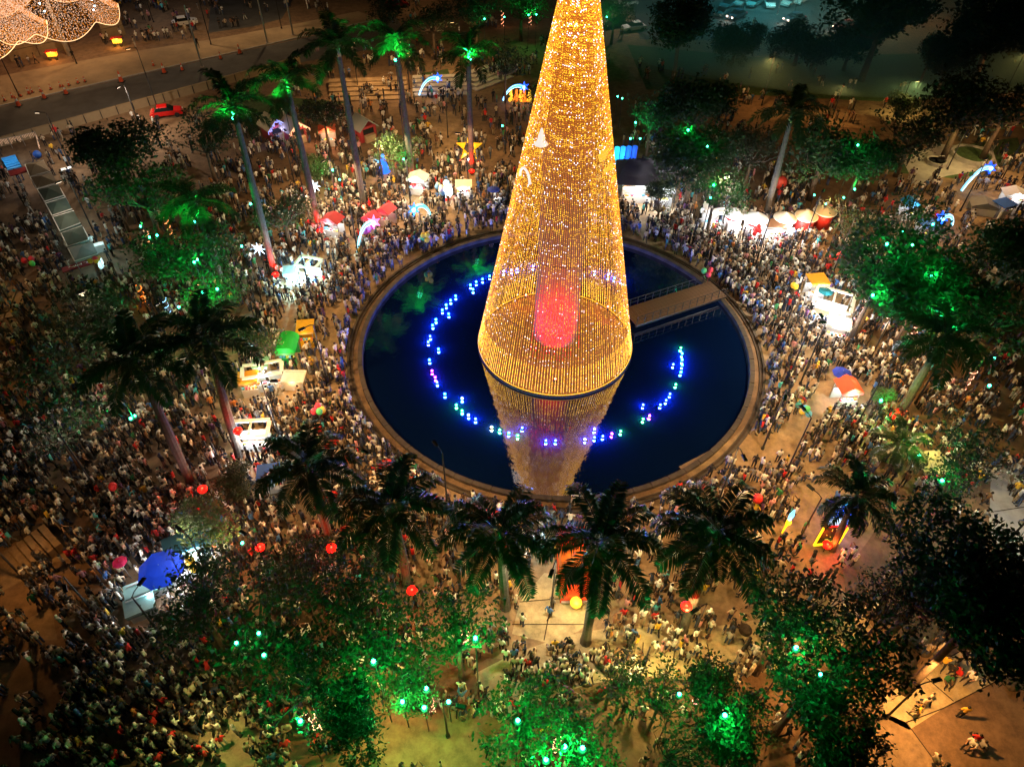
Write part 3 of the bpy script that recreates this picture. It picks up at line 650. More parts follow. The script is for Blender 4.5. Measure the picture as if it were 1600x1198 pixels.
for (px, py, h, pw_, c) in SL:
    g = at(px, py)
    def mirrored(g):                                    # stand far enough back that the lamp does not mirror in the pond
        f = h/(h+CAM.z); q_ = Vector((g.x, g.y, 0)).lerp(Vector((CAM.x, CAM.y, 0)), f); return math.hypot(q_.x, q_.y) < 19 or math.hypot(g.x, g.y) < 21
    while mirrored(g): g = g*1.02
    rel, lm = near_label(px, py, [l_ for l_ in LM if len(l_[2].split()) < 6])
    t = thing('street_lamp', '', 'street lamp', g, random.uniform(0, 6.28), 'street lamps with flat heads')
    link('post', POST[h], t); link('lamp_head', head_m, t, (0, 0, h)); l = link('lamp_lens', glow_m, t, (0, 0, h)); l.color = (*[x*.3 for x in c], 1)
    light(t, (1.0, 0, h), pw_*K_LAMP, c, .15, 165, blend=.25)
    it.append((px, t, f'street lamp post with flat head {rel} {lm}'))
uniq(it)

# ------------------------------------------------------------------ stalls, tents, huts
def face(px, py, dx=0, dy=-10):                        # heading (rz) of the ground direction that runs (dx, dy) pixels in the photograph
    a, b = at(px, py), at(px+dx, py+dy); return math.atan2(b.y-a.y, b.x-a.x)
TENTS = [[(38,257),(69,250),(79,268),(46,277)], [(46,277),(81,269),(91,286),(57,296)], [(57,296),(91,287),(101,306),(69,316)], [(70,318),(103,308),(114,327),(81,338)],
 [(81,339),(116,329),(127,349),(93,362)], [(94,364),(129,352),(140,375),(105,386)], [(105,388),(145,377),(154,397),(116,409)]]
ORDT = ['farthest brown square tent of the row, beside the blue tarpaulin pool', 'second brown square tent of the row, above the dark red awning', 'square tent with a half raised flap, third of the row', 'dark green square tent, fourth of the row', 'dark green square tent in the middle of the near half', 'dark green square tent next to the pale end tent', 'pale grey end tent of the row, above the red banner']
for i, qd in enumerate(TENTS):
    P = [at(*p, 2.8) for p in qd]; c = sum(P, Vector())/4; P = [Vector((c.x, c.y, p.z))+(p-c)*.95 for p in P]
    t = thing('market_tent', ORDT[i], 'tent', (c.x, c.y, 0), 0, 'row of square market tents')
    q = MB(); r = [p-Vector((c.x, c.y, 0)) for p in P]
    ap = Vector((0, 0, 3.35)); n = len(q.v)
    q.add([*r, ap, *[v-Vector((0, 0, .22)) for v in r]], [(0, 4, 3), (1, 4, 0), (2, 4, 1), (3, 4, 2)]+[(k, (k+1) % 4, 5+(k+1) % 4, 5+k) for k in range(4)])
    o = q.obj('canopy', M_['cloth'], t); o.color = (.26, .20, .13, 1) if i < 2 else (.10, .14, .115, 1) if i < 6 else (.27, .28, .25, 1)  # first two carry amber lamplight in the grey cloth colour
    for a_, b_ in ((r[0], r[1]), (r[3], r[2]), (r[0], r[3])): MB().tube([a_+Vector((0, 0, .03)), b_+Vector((0, 0, .03))], .05, 4).obj('edge_trim', M_['white'], t)
    for v in r: MB().tube([(v.x*.94, v.y*.94, 0), (v.x*.94, v.y*.94, 2.5)], .03, 5).obj('leg', M_['steel'], t)
    e = (r[2]-r[1])*.8; mid = (r[1]+r[2])/2*.85
    MB().box((mid.x, mid.y, .45), (e.length, .6, .9), math.atan2(e.y, e.x)).obj('counter', M_['white'], t)
    if i in (6, 3): light(t, (mid.x*1.25, mid.y*1.25, 1.9), 120 if i == 6 else 60, CYAN, .1)
p = at(122, 415, 1.6)
t = thing('awning_banner', 'dark red awning with pale script lettering at the near end of the tent row', 'awning', p, face(122, 415, 30, -9))
MB().box((0, 0, .0), (3.0, .9, .1)).obj('banner', M_['paintc'], t).color = (.22, .012, .02, 1)
for k, (x0, w) in enumerate([(-.85, .35), (-.45, .25), (-.12, .2), (.18, .22), (.62, .3)]):
    pts = [(x0+w*f+.05*math.sin(f*9+k), .12*math.sin(f*6.3+k*1.7)+(.12 if k in (0, 4) else 0)*math.sin(f*3), .065) for f in [i/8 for i in range(9)]]
    MB().tube(pts, .035, 4).obj('letter', M_['white'], t)
for sx in (-1.4, 1.4): MB().box((sx, 0, -.8), (.06, .06, 1.6)).obj('leg', M_['steel'], t)
p = at(42, 294); t = thing('awning', 'dark red awning beside the second brown tent', 'awning', p, face(42, 294, 26, -7))
o = MB().box((0, 0, 2.2), (1.9, 1.5, .08)).obj('canopy', M_['cloth'], t); o.color = (.3, .02, .03, 1)
for sx in (-.85, .85):
    for sy in (-.65, .65): MB().box((sx, sy, 1.08), (.05, .05, 2.16)).obj('leg', M_['steel'], t)
light(t, (0, -.2, 1.8), 30, WHITE)
p = at(20, 258); t = thing('ball_pool', 'bright blue inflatable pool in the fenced corner by the tent row', 'pool', p, face(20, 258, 20, 35))
o = MB().box((0, 0, .15), (3.6, 1.6, .3)).obj('mat', M_['paintc'], t); o.color = (.02, .35, .85, 1)
for k in range(6): o = MB().tube([(-1.8+k*.72, -.8, .32), (-1.8+k*.72, .8, .32)], .1, 6).obj('rib', M_['paintc'], t); o.color = (.02, .3, .8, 1)
light(t, (0, 0, 2.2), 120, (.8, .9, 1))
p = at(61, 247); tag(MB().ball((p.x, p.y, .5), .5, 10, 6).obj('blue_ball', M_['paintc'], None, True), 'blue round ball beside the farthest brown tent', 'ball').color = (.02, .12, .6, 1)
fence = thing('string_light_fence', 'fence hung with warm icicle lights round the blue pool corner', 'fence')
FP = [(0, 236), (20, 232), (40, 228), (62, 222), (68, 246)]
for a, b in zip(FP, FP[1:]):
    A, B = at(*a), at(*b); MB().tube([A+Vector((0, 0, 1.4)), B+Vector((0, 0, 1.4))], .03, 4).tube([A, A+Vector((0, 0, 1.5))], .04, 5).obj('rail', M_['steel'], fence)
    q = MB()
    for k in range(9):
        c = A.lerp(B, k/9)
        for z in range(random.randint(3, 7)): q.ball((c.x, c.y, 1.35-z*.12), .035, 4, 3)
    stuff(q.obj('icicle_lights', M_['warmled'], fence))
for (px, py, c, lb) in [(108, 273, (.8, .95, 1), 'white cyan lit table beside the second brown tent'), (157, 392, (.5, .95, 1), 'bright cyan lit freezer beside the pale end tent')]:
    p = at(px, py); t = thing('freezer', lb, 'freezer', p, face(px, py, 20, -5))
    MB().box((0, 0, .4), (1.2, .7, .8)).obj('body', M_['white'], t); MB().box((0, 0, .83), (1.15, .65, .06)).obj('lid', M_['white'], t); light(t, (.2, -.3, 1.9), 70, c)

def stall(px, py, w, d, h, rz, roof, label, lp=0, lc=WHITE, style='gable', body=(.75, .75, .74), name='market_stall', cat='stall'):
    p = at(px, py); t = thing(name, label, cat, p, rz, 'lit food stalls in the crowd')
    o = MB().box((0, -d*.42, .45), (w*.96, .3, .9)).obj('counter', M_['paintc'], t); o.color = (*body, 1)
    o = MB().box((0, d*.42, .6), (w*.96, .06, 1.2)).obj('back_board', M_['paintc'], t); o.color = (*[x*.6 for x in body], 1)
    if style != 'frame': o = MB().box((0, -d/2-.17, h-.12), (w+.2, .02, .22)).obj('valance', M_['cloth'], t); o.color = (*[min(.8, x*.6+.12) for x in roof], 1)
    for sx in (-1, 1):
        for sy in (-1, 1): MB().box((sx*w*.47, sy*d*.46, h/2), (.06, .06, h)).obj('leg', M_['steel'], t)
    q = MB(); W_, D_ = w/2+.15, d/2+.15
    if style == 'gable': q.add([(-W_, -D_, h), (W_, -D_, h), (W_, D_, h), (-W_, D_, h), (0, -D_, h+.55), (0, D_, h+.55)], [(0, 4, 5, 3), (4, 1, 2, 5), (0, 1, 4), (2, 3, 5), (0, 3, 2, 1)])
    elif style == 'barrel':
        n = 10
        for y in (-D_, D_): q.v += [(-W_*math.cos(PI*k/n), y, h+.75*W_*math.sin(PI*k/n)) for k in range(n+1)]
        q.f += [(k, k+1, n+2+k, n+1+k) for k in range(n)]+[tuple(range(n, -1, -1)), tuple(range(n+1, 2*n+2))]; q.m += [0]*(n+2)
    elif style == 'flat': q.box((0, 0, h+.04), (w+.3, d+.3, .09))
    elif style == 'frame':
        for s_ in (-1, 1): q.box((0, s_*D_, h+.05), (w+.3, .32, .12)); q.box((s_*W_, 0, h+.05), (.32, d-.02, .12))
        q.box((0, 0, h+.04), (.2, d-.05, .08))
    else: q.add([(-W_, -D_, h), (W_, -D_, h), (W_, D_, h), (-W_, D_, h), (0, 0, h+.8)], [(0, 1, 4), (1, 2, 4), (2, 3, 4), (3, 0, 4), (0, 3, 2, 1)])
    o = q.obj('roof', M_['cloth'] if style != 'frame' else M_['paintc'], t); o.color = (*roof, 1)
    for k in range(5):
        g = MB().box((-w*.38+k*w*.19, -d*.42, .98), (w*.12, .2, .16)).obj('goods', M_['paintc'], t); g.color = (*random.choice([(.7, .2, .05), (.8, .7, .1), (.1, .4, .6), (.7, .7, .7), (.5, .05, .1)]), 1)
    if lp:
        l = link('lamp', small_lens, t, (0, 0, h-.2)); l.color = (*lc, 1); light(t, (0, -d*.2, h-.35), lp*.5, lc, .1); light(t, (0, -d/2-.5, h+.1), lp*.5, lc, .15)
    return t
stall(455, 560, 1.5, 2.0, 1.7, .05, (.01, .55, .06), 'bright green rounded cart hood among the crowd left of the pond', 60, (1, .9, .7), 'barrel', (.01, .4, .1))
stall(483, 535, 1.3, 1.5, 2.0, .15, (.95, .55, .02), 'yellow flat roofed cart right of the green hood', 50, WARM, 'flat', (.8, .45, .02))
stall(418, 603, 3.0, 1.3, 2.0, .25, (.75, .8, .78), 'glass topped white snack kiosk below the green hood', 250, (.7, 1, .95), 'frame')
stall(463, 602, 1.7, 1.2, 1.1, .0, (.8, .78, .72), 'low white table covered with trays below the green hood', 120, WARM, 'flat')
stall(395, 612, 1.4, 1.2, 1.8, .2, (.85, .4, .03), 'small orange topped cart at the left end of the snack kiosk', 90, WARM, 'flat')
stall(1291, 497, 3.2, 2.8, 2.3, -.45, (.85, .85, .85), 'white open framed stall glowing in the right crowd', 1800, (.95, .97, 1), 'frame')
stall(1268, 462, 1.6, 1.5, 2.1, .1, (.85, .42, .02), 'orange yellow square cart roof above the white framed stall', 300, WHITE, 'flat')
stall(1302, 528, 1.8, 1.4, 2.0, -.4, (.85, .85, .82), 'small white cart just below the white framed stall', 250, WHITE, 'flat')
stall(1314, 628, 1.7, 1.5, 2.0, .1, (.7, .1, .04), 'red gabled stall roof above a glowing white counter', 500, WHITE, 'gable')
stall(993, 312, 3.4, 1.6, 2.2, .05, (.85, .86, .88), 'white glowing stall before the dark pavilion', 700, (.9, 1, 1), 'flat')
stall(1033, 318, 2.2, 1.6, 2.1, .0, (.7, .72, .7), 'white stall under the teal lit trees beside the pavilion', 600, WHITE, 'gable')
stall(1110, 352, 2.0, 1.6, 2.2, .0, (.85, .82, .8), 'white stall at the left end of the round huts', 700, WHITE, 'flat')
stall(1206, 372, 2.2, 1.4, 1.9, .02, (.18, .09, .04), 'brown board roofed cart in front of the round huts', 350, WHITE, 'flat')
stall(655, 300, 2.2, 1.5, 2.0, -.2, (.75, .8, .82), 'white cyan lit stall behind the small blue comet', 400, (.8, .95, 1), 'gable')
stall(725, 306, 1.7, 1.5, 1.6, .05, (.85, .75, .6), 'small white topped cart at the right of the bird figure', 250, WHITE, 'flat')
stall(607, 350, 1.5, 1.4, 1.9, -.5, (.5, .04, .06), 'dark red cart roof right of the pink comet star', 60, (1, .3, .4), 'gable')
stall(583, 362, 1.4, 1.3, 1.9, -.5, (.5, .04, .08), 'dark red cart roof below the pink comet star', 40, (1, .3, .4), 'gable')
stall(524, 366, 2.0, 1.4, 2.0, -.35, (.35, .02, .03), 'dark red gabled stall at the foot of the red lit palm', 400, WHITE, 'gable')
stall(488, 436, 2.0, 1.3, 2.1, -.3, (.5, .9, .95), 'cyan white glowing stall in the crowd left of the pond', 1900, CYAN, 'frame')
stall(460, 447, 1.2, 1.2, 2.0, .2, (.3, .7, .8), 'small cyan cart left of the cyan white stall', 1200, CYAN, 'flat')
stall(400, 695, 2.6, 1.4, 2.0, .1, (.85, .83, .8), 'white glowing stall between the lower left palms', 900, WHITE, 'frame')
stall(415, 590, 1.1, 1.0, 1.9, .1, (.3, .7, .5), 'small green cart beside the snack kiosk', 60, WARM, 'flat')
stall(310, 868, 3.2, 1.4, 2.1, .5, (.02, .10, .14), 'dark teal canopied stall beside the yellow balloons', 700, (.75, 1, 1), 'flat')
stall(282, 900, 2.6, 1.2, 1.7, .5, (.8, .82, .8), 'white counter stall right of the blue parasol', 500, (.95, 1, 1), 'frame')
stall(240, 925, 2.8, .9, 1.0, .5, (.35, .6, .58), 'long pale cyan counter below the blue parasol', 250, CYAN, 'flat')
stall(226, 955, 1.6, 1.1, 1.0, .5, (.2, .3, .28), 'dark green low crate bench below the cyan counter', 0, WHITE, 'flat')
stall(430, 760, 1.6, 1.2, 1.9, .2, (.03, .12, .5), 'dark blue cart roof half under the palm by the left rim', 60, CYAN, 'flat')
stall(1440, 745, 2.0, 1.8, 2.0, .1, (.42, .42, .25), 'pale olive square tent beside the small green palm', 60, OLIVE, 'pyramid')
stall(1560, 336, 1.8, 1.5, 1.6, .4, (.01, .12, .6), 'bright blue tarpaulin covered cart on the pale sand', 0, WHITE, 'flat')
stall(1530, 332, 2.8, 1.6, 1.2, -.2, (.2, .2, .2), 'grey tarpaulin covered heap left of the blue tarpaulin cart', 0, WHITE, 'gable')
stall(1578, 318, 2.6, 1.6, 1.4, -.2, (.85, .83, .8), 'white sheet covered stand above the blue tarpaulin cart', 200, WHITE, 'gable')
stall(1560, 434, 2.2, 1.2, 1.7, .3, (.02, .14, .45), 'dark blue cart in the shade of the far edge trees', 40, WARM, 'flat')
stall(1412, 340, 1.6, 1.3, 2, .1, (.03, .3, .6), 'light blue cart seen through the thin branched tree', 200, WHITE, 'gable')
stall(1437, 372, 1.5, 1.3, 2, .1, (.03, .15, .6), 'deep blue cart below the thin branched tree', 60, WHITE, 'flat')
stall(515, 225, 2.0, 1.6, 2.2, .2, (.6, .12, .05), 'red glowing stall dressed with fairy lights behind the bushes', 420, (1, .42, .22), 'gable')
# gabled huts
for (px, py, rz, rc, lb, lc) in [(430, 214, .75, (.42, .36, .24), 'small gabled hut with blue icicle lights on its front', (.35, .4, 1)), (462, 218, .75, (.45, .36, .25), 'small red walled hut with warm lights on its front', (1, .55, .3)), (570, 215, .72, (.24, .27, .26), 'grey roofed hut with red walls between two palms', None)]:
    p = at(px, py); t = thing('gabled_hut', lb, 'hut', p, rz, 'small gabled huts')
    o = MB().box((0, 0, 1.0), (2.4, 2.4, 2.0)).obj('wall', M_['paintc'], t); o.color = (.3, .03, .035, 1)
    q = MB(); q.add([(-1.5, -1.6, 1.75), (0, -1.6, 3.0), (0, 1.6, 3.0), (-1.5, 1.6, 1.75), (-1.5, -1.6, 1.63), (0, -1.6, 2.88), (0, 1.6, 2.88), (-1.5, 1.6, 1.63)], [(3, 2, 1, 0), (4, 5, 6, 7), (0, 1, 5, 4), (2, 3, 7, 6), (0, 4, 7, 3)])
    q.add([(1.5, -1.6, 1.75), (0, -1.6, 3.0), (0, 1.6, 3.0), (1.5, 1.6, 1.75), (1.5, -1.6, 1.63), (0, -1.6, 2.88), (0, 1.6, 2.88), (1.5, 1.6, 1.63)], [(0, 1, 2, 3), (7, 6, 5, 4), (4, 5, 1, 0), (6, 7, 3, 2), (3, 7, 4, 0)])
    o = q.obj('roof', M_['paintc'], t); o.color = (*rc, 1)
    MB().box((0, -1.5, .5), (1.5, .5, .9)).obj('counter', M_['sidewalk'], t); MB().box((0, -1.22, 1.35), (1.6, .06, .7)).obj('window', M_['glass'], t)
    if lc:
        q = MB()
        for k in range(30):
            f = k/29; x = -1.5+3*f; z = 3.0-abs(x)*.83-.05
            for j in range(random.randint(1, 4)): q.ball((x, -1.68, z-j*.14), .05, 4, 3)
        o = stuff(q.obj('icicle_lights', M_['led'], t)); o.color = (*lc, 1); light(t, (0, -2.2, 1.9), 120, lc)
# round huts
for i, (px, py, s, rc, lb) in enumerate([(1142, 356, .95, (.36, .37, .36), 'leftmost grey roofed round hut, half under a tree'), (1174, 366, 1.05, (.38, .39, .39), 'grey cone roofed round hut with bright white counter'), (1219, 364, 1.0, (.46, .43, .38), 'pale cone roofed round hut behind the brown board roof'), (1252, 361, 1.0, (.5, .42, .30), 'red round hut with tan cone roof, left of the two red huts'), (1281, 353, 1.0, (.4, .32, .2), 'rightmost red round hut, partly under a tree')]):
    p = at(px, py); t = thing('round_hut', lb, 'hut', p, 0, 'round huts with cone roofs'); t.scale = (s,)*3; red = i > 2
    o = MB().lathe([(1.02, 0), (1.02, 2.0)], 20).obj('wall', M_['paintc'], t, True); o.color = (.5, .03, .025, 1) if red else (.6, .5, .5, 1)
    o = MB().lathe([(1.24, 1.92), (1.24, 2.04), (.02, 2.75)], 20).obj('roof', M_['paintc'], t); o.color = (*rc, 1)
    MB().lathe([(1.25, 1.88), (1.29, 1.9), (1.29, 1.98), (1.25, 2.0)], 20).obj('roof_trim', M_['white'], t)
    if not red:
        o = MB().lathe([(1.06, 1.5), (1.06, 1.85)], 20).obj('valance', M_['paintc'], t); o.color = (.5, .03, .03, 1)
        MB().box((0, -1.2, .5), (1.5, .4, 1.0)).obj('counter', M_['white'], t); light(t, (0, -1.9, 2.2), 700, WHITE); light(t, (.9, -1.4, 1.7), 150, WHITE)
    else: light(t, (-.5, -1.9, 2.2), 110, WARM)
# dark pavilion with a big roof
p = at(1008, 300); t = thing('pavilion', 'large open pavilion with dark hipped roof right of the golden cone', 'pavilion', p, -.02)
q = MB(); q.add([(-4.2, -3.0, 2.6), (2.6, -3.2, 2.6), (3.9, 2.4, 2.6), (-3.6, 3.0, 2.6), (-2.6, .1, 4.2), (2.2, .6, 4.4)], [(0, 1, 5, 4), (1, 2, 5), (2, 3, 4, 5), (3, 0, 4), (3, 2, 1, 0)])
o = q.obj('roof', M_['cloth'], t); o.color = (.10, .085, .095, 1)
for (x, y) in ((-3.9, -2.8), (2.4, -3.0), (3.6, 2.2), (-3.4, 2.7)): MB().box((x, y, 1.3), (.18, .18, 2.6)).obj('column', M_['steel'], t)
light(t, (-2.8, -3.4, 2.2), 420, (1, .5, .2)); light(t, (1.5, -3.6, 2.2), 350, WHITE)
p = at(972, 262, .2); t = thing('blue_screen', 'tall glowing blue cloth screens at the edge of the golden cone', 'screen', p, 0)
for k in range(4):
    o = MB().tube([(k*.75-.9, .12*k, 0), (k*.75-.9, .12*k, 2.7)], .34, 6).obj('curtain', M_['led'], t); o.color = [(.02, .5, .7, 1), (.02, .25, .8, 1), (.01, .08, .5, 1), (.01, .05, .35, 1)][k]
light(t, (0, -1, 1.5), 120, (.05, .5, 1))

# ------------------------------------------------------------------ parasols and balloons
def parasol(px, py, r, h, c, label):
    p = at(px, py, h); t = thing('parasol', label, 'parasol', (p.x, p.y, 0), random.random(), 'parasols')
    q = MB(); n = 8; q.v = [(0, 0, h+r*.38)]+[(r*math.cos(2*PI*k/n)*(1 if j else .55), r*math.sin(2*PI*k/n)*(1 if j else .55), h+(0 if j else r*.26)) for j in (0, 1) for k in range(n)]
    q.f = [(0, 1+k, 1+(k+1) % n) for k in range(n)]+[(1+k, 9+k, 9+(k+1) % n, 1+(k+1) % n) for k in range(n)]; q.m = [0]*16
    o = q.obj('canopy', M_['cloth'], t); o.color = (*c, 1); MB().tube([(0, 0, 0), (0, 0, h+r*.4)], .03, 5).obj('pole', M_['steel'], t)
    for k in range(n): MB().tube([(0, 0, h+r*.3), (r*.97*math.cos(2*PI*k/n), r*.97*math.sin(2*PI*k/n), h-.02)], .012, 3).obj('rib', M_['steel'], t)
    light(t, (0.2, -r-.3, h-.2), 90, WHITE); return t
parasol(252, 889, 1.55, 2.4, (.005, .035, .42), 'big bright blue parasol at the lower left stalls')
parasol(1316, 583, .85, 2.2, (.005, .03, .5), 'dark blue round parasol above the red gabled stall')
parasol(1290, 455, .75, 2.2, (.01, .2, .25), 'teal parasol at the edge of the large green tree')
parasol(187, 878, .0001+.5, 2.2, (.7, .02, .12), 'small pink red parasol left of the blue parasol')
parasol(771, 296, .8, 2.2, (.02, .05, .3), 'dark blue parasol near the golden cone, right of the star')
def balloons(px, py, c, n, label, r=.28, z=2.3):
    p = at(px, py, z); t = thing('balloon_bunch', label, 'balloons', (p.x, p.y, 0), 0, 'balloon bunches in the crowd')
    for k in range(n):
        u = Vector((random.gauss(0, 1), random.gauss(0, 1), random.gauss(0, .8)))*.24
        o = MB().ball(u+Vector((0, 0, z)), r, 9, 6, sz=1.15).tube([u+Vector((0, 0, z-r)), (0, 0, 1.2)], .006, 3).obj('balloon', M_['paintc'], t, True); o.color = (*random.choice(c), 1)
    return t
YL = [(.9, .55, .02)]; RD = [(.7, .02, .02)]; MX = [(.8, .05, .1), (.9, .6, .05), (.1, .4, .8), (.1, .6, .2), (.8, .2, .5)]
balloons(297, 879, YL, 9, 'bunch of yellow balloons right of the blue parasol')
balloons(1184, 770, RD, 1, 'single red heart balloon below the right pond rim', .38)
balloons(1174, 775, [(.85, .83, .8)], 2, 'white balloons beside the red heart balloon', .3)
balloons(1223, 287, [(.6, .05, .03)], 1, 'large red ball behind the round huts', .75, 1.6)
balloons(690, 296, [(.8, .82, .85), (.2, .5, .8)], 6, 'bunch of white balloons beside the bird figure')
balloons(578, 358, [(.8, .1, .4), (.8, .5, .7)], 7, 'bunch of pink balloons behind the pink comet star')
balloons(1245, 445, YL, 2, 'two orange balloons above the white framed stall')
balloons(1182, 360, RD, 5, 'red balloon cluster before the grey cone roofed hut')
balloons(1310, 398, RD, 6, 'tall red balloon column in the right crowd', .3, 2.0)
balloons(422, 400, [(.9, .75, .1)], 1, 'yellow balloon beside the cyan stalls', .3)
balloons(150, 405, MX, 4, 'mixed balloons over the crowd at the end tent')
balloons(44, 410, [(.1, .6, .1), (.7, .02, .05)], 3, 'green and red balloons left of the red banner')
balloons(665, 372, MX, 5, 'mixed balloons in the crowd above the pond')
balloons(1258, 640, MX, 5, 'mixed balloons left of the red gabled stall')
balloons(1108, 428, MX, 3, 'mixed balloons in the crowd near the footbridge')
balloons(500, 640, MX, 4, 'mixed balloons in the crowd at the left rim')
balloons(170, 760, RD, 2, 'two red balloons over the dark left crowd')

# ------------------------------------------------------------------ light figures
def led(q, name, t, c, k=1):
    o = q.obj(name, M_['led'], t); o.color = (*[x*k for x in c], 1); return o
def star_poly(r, r2, n=5, a0=PI/2): return [((r if k % 2 == 0 else r2)*math.cos(a0+PI*k/n), (r if k % 2 == 0 else r2)*math.sin(a0+PI*k/n)) for k in range(2*n)]
def comet(tail, star, zt, label, c=(.03, .35, .8), sc=(.02, .12, 1), bulge=.35, r=.17):
    a = at(*tail); b = at(star[0], star[1], zt); t = thing('comet_figure', label, 'light figure', (a.x, a.y, 0), 0, 'glowing comet figures')
    B = b-Vector((a.x, a.y, 0)); pts = []
    for i in range(13):
        f = i/12; pts.append(Vector((B.x*(f**1.3), B.y*(f**1.3), zt*math.sin(f*PI/2)*(1) + bulge*math.sin(f*PI))))
    led(MB().tube(pts, [r*(.8+.5*i/12) for i in range(13)], 6), 'tail', t, c)
    q = MB(); off = .05
    for i in range(12):
        for s_ in (-1, 1): q.tube([pts[i]+Vector((0, -r*1.2, s_*r)), pts[i+1]+Vector((0, -r*1.2, s_*r))], .03, 4)
    led(q, 'light_tube', t, (.6, .9, 1))
    g = MB(); sp = star_poly(.75, .32, 6); g.v = [(x, -.14, y) for x, y in sp]+[(x, .14, y) for x, y in sp]; n = len(sp)
    g.f = [tuple(range(n)), tuple(range(2*n-1, n-1, -1))]+[(k, n+k, n+(k+1) % n, (k+1) % n) for k in range(n)]; g.m = [0]*len(g.f)
    o = led(g, 'star', t, sc); o.location = B; o.rotation_euler = (-.6, 0, 0)
    l = led(MB().ball((0, -.2, 0), .25, 8, 5), 'star_centre', t, (.5, .9, 1)); l.location = B
    light(t, B+Vector((0, -.6, 0)), 90, (.1, .4, 1)); return t
comet((655, 150), (684, 122), 2.4, 'blue comet arch with star on the terrace steps')
comet((786, 157), (819, 136), 2.4, 'blue comet arch over orange lit figures beside the cone')
comet((559, 396), (584, 347), 3.4, 'cyan comet arch with pink and white star head', (.1, .5, .6), (1, .12, .45))
comet((672, 335), (647, 327), 1.8, 'small blue comet with curled cyan tail in the crowd', (.1, .5, .6), (.02, .2, 1))
comet((1502, 298), (1547, 262), 3.0, 'long blue white comet at the right beside the round planter', (.15, .4, .6), (.01, .08, 1))
comet((1487, 352), (1472, 340), 1.5, 'small blue comet ring below the right hand comet', (.1, .4, .7), (.01, .1, 1))
# big yellow star: five arms of folded yellow boards
p = at(733, 232, 1.3); t = thing('star_figure', 'big yellow five armed star standing behind a palm trunk', 'light figure', (p.x, p.y, 1.45), 0)
for k in range(5):
    a = PI/2+2*PI*k/5; a1, a2 = a-.63, a+.63; q = MB(); R_, r_ = 1.75, .75
    T = Vector((R_*math.cos(a), 0, R_*math.sin(a))); I1 = Vector((r_*math.cos(a1), 0, r_*math.sin(a1))); I2 = Vector((r_*math.cos(a2), 0, r_*math.sin(a2)))
    q.add([T, I1, I2, Vector((T.x*.6, -.25, T.z*.6)), T+Vector((0, .25, 0)), I1+Vector((0, .25, 0)), I2+Vector((0, .25, 0))], [(0, 3, 1), (0, 2, 3), (1, 3, 2), (4, 5, 6), (0, 1, 5, 4), (2, 0, 4, 6), (1, 2, 6, 5)])
    o = led(q, 'arm', t, (.55, .25, .005)); o.rotation_euler = (-.75, 0, 0)
l = link('lens', lens_m, t, (-.1, -.9, -1.2)); l.color = (.7, .85, 1, 1); light(t, (-.1, -1.2, -.9), 80, (.8, .9, 1))
# nativity figures
p = at(812, 158); t = thing('nativity_figures', 'row of orange and yellow glowing figures under the blue comet arch', 'light figure', p, .0)
for k, (x, c) in enumerate([(-1.3, (.6, .3, .02)), (-.5, (.5, .1, .01)), (.15, (.65, .3, .02)), (.65, (.5, .12, .01)), (1.4, (.65, .35, .02))]):
    led(MB().lathe([(.38, 0), (.3, .8), (.16, 1.25), (.2, 1.45), (.15, 1.7), (.02, 1.75)], 8, (x, 0, 0)), 'figure', t, c)
light(t, (0, -1.2, 1.4), 160, (1, .4, .1))
# blue glowing snowman-like lady figure
p = at(601, 268); t = thing('blue_figure', 'blue glowing robed figure beside the green lit tree', 'light figure', p, 0)
led(MB().lathe([(.75, 0), (.6, .5), (.3, 1.3), (.35, 1.6), (.16, 1.9)], 10), 'robe', t, (.01, .1, .6)); led(MB().ball((0, 0, 2.1), .24, 8, 6), 'head', t, (.03, .25, .9)); led(MB().box((-.9, 0, 1.3), (.6, .5, .4)), 'gift_box', t, (.1, .3, .5))
light(t, (0, -1, 1.2), 120, (.03, .15, 1))
# bird figure
p = at(700, 312); t = thing('bird_figure', 'white glowing bird figure with yellow beak and red feet in the crowd', 'light figure', p, 0)
led(MB().lathe([(.3, .3), (.62, .8), (.6, 1.4), (.35, 1.9), (.1, 2.1)], 10), 'body', t, (.55, .65, .7)); led(MB().ball((-.1, 0, 2.2), .36, 8, 6), 'head', t, (.3, .6, .8)); led(MB().tube([(-.35, -.1, 2.0), (-.75, -.1, 1.4), (-.45, -.1, .9)], [.14, .12, .1], 5), 'wing', t, (.75, .42, .02)); led(MB().box((0, -.1, .18), (.5, .4, .3)), 'foot', t, (.7, .03, .01))
light(t, (0, -1, 1.4), 150, WHITE)
# white snowflake star
for (px, py, c, lb) in [(491, 290, (.55, .75, .9), 'white eight pointed star light beside a palm trunk'), (404, 388, (.5, .7, .9), 'small white star light left of the palm with red foot')]:
    p = at(px, py, 2.2); t = thing('star_light', lb, 'light figure', p, 0, 'white star lights')
    for k in range(8): led(MB().tube([(0, 0, 0), (.8*math.cos(k*PI/4), -.2, .8*math.sin(k*PI/4))], [.13, .02], 4), 'ray', t, c)
    MB().tube([(0, .05, -2.2), (0, .05, 0)], .03, 5).obj('pole', M_['dark'], t); light(t, (0, -.6, 0), 90, WHITE)
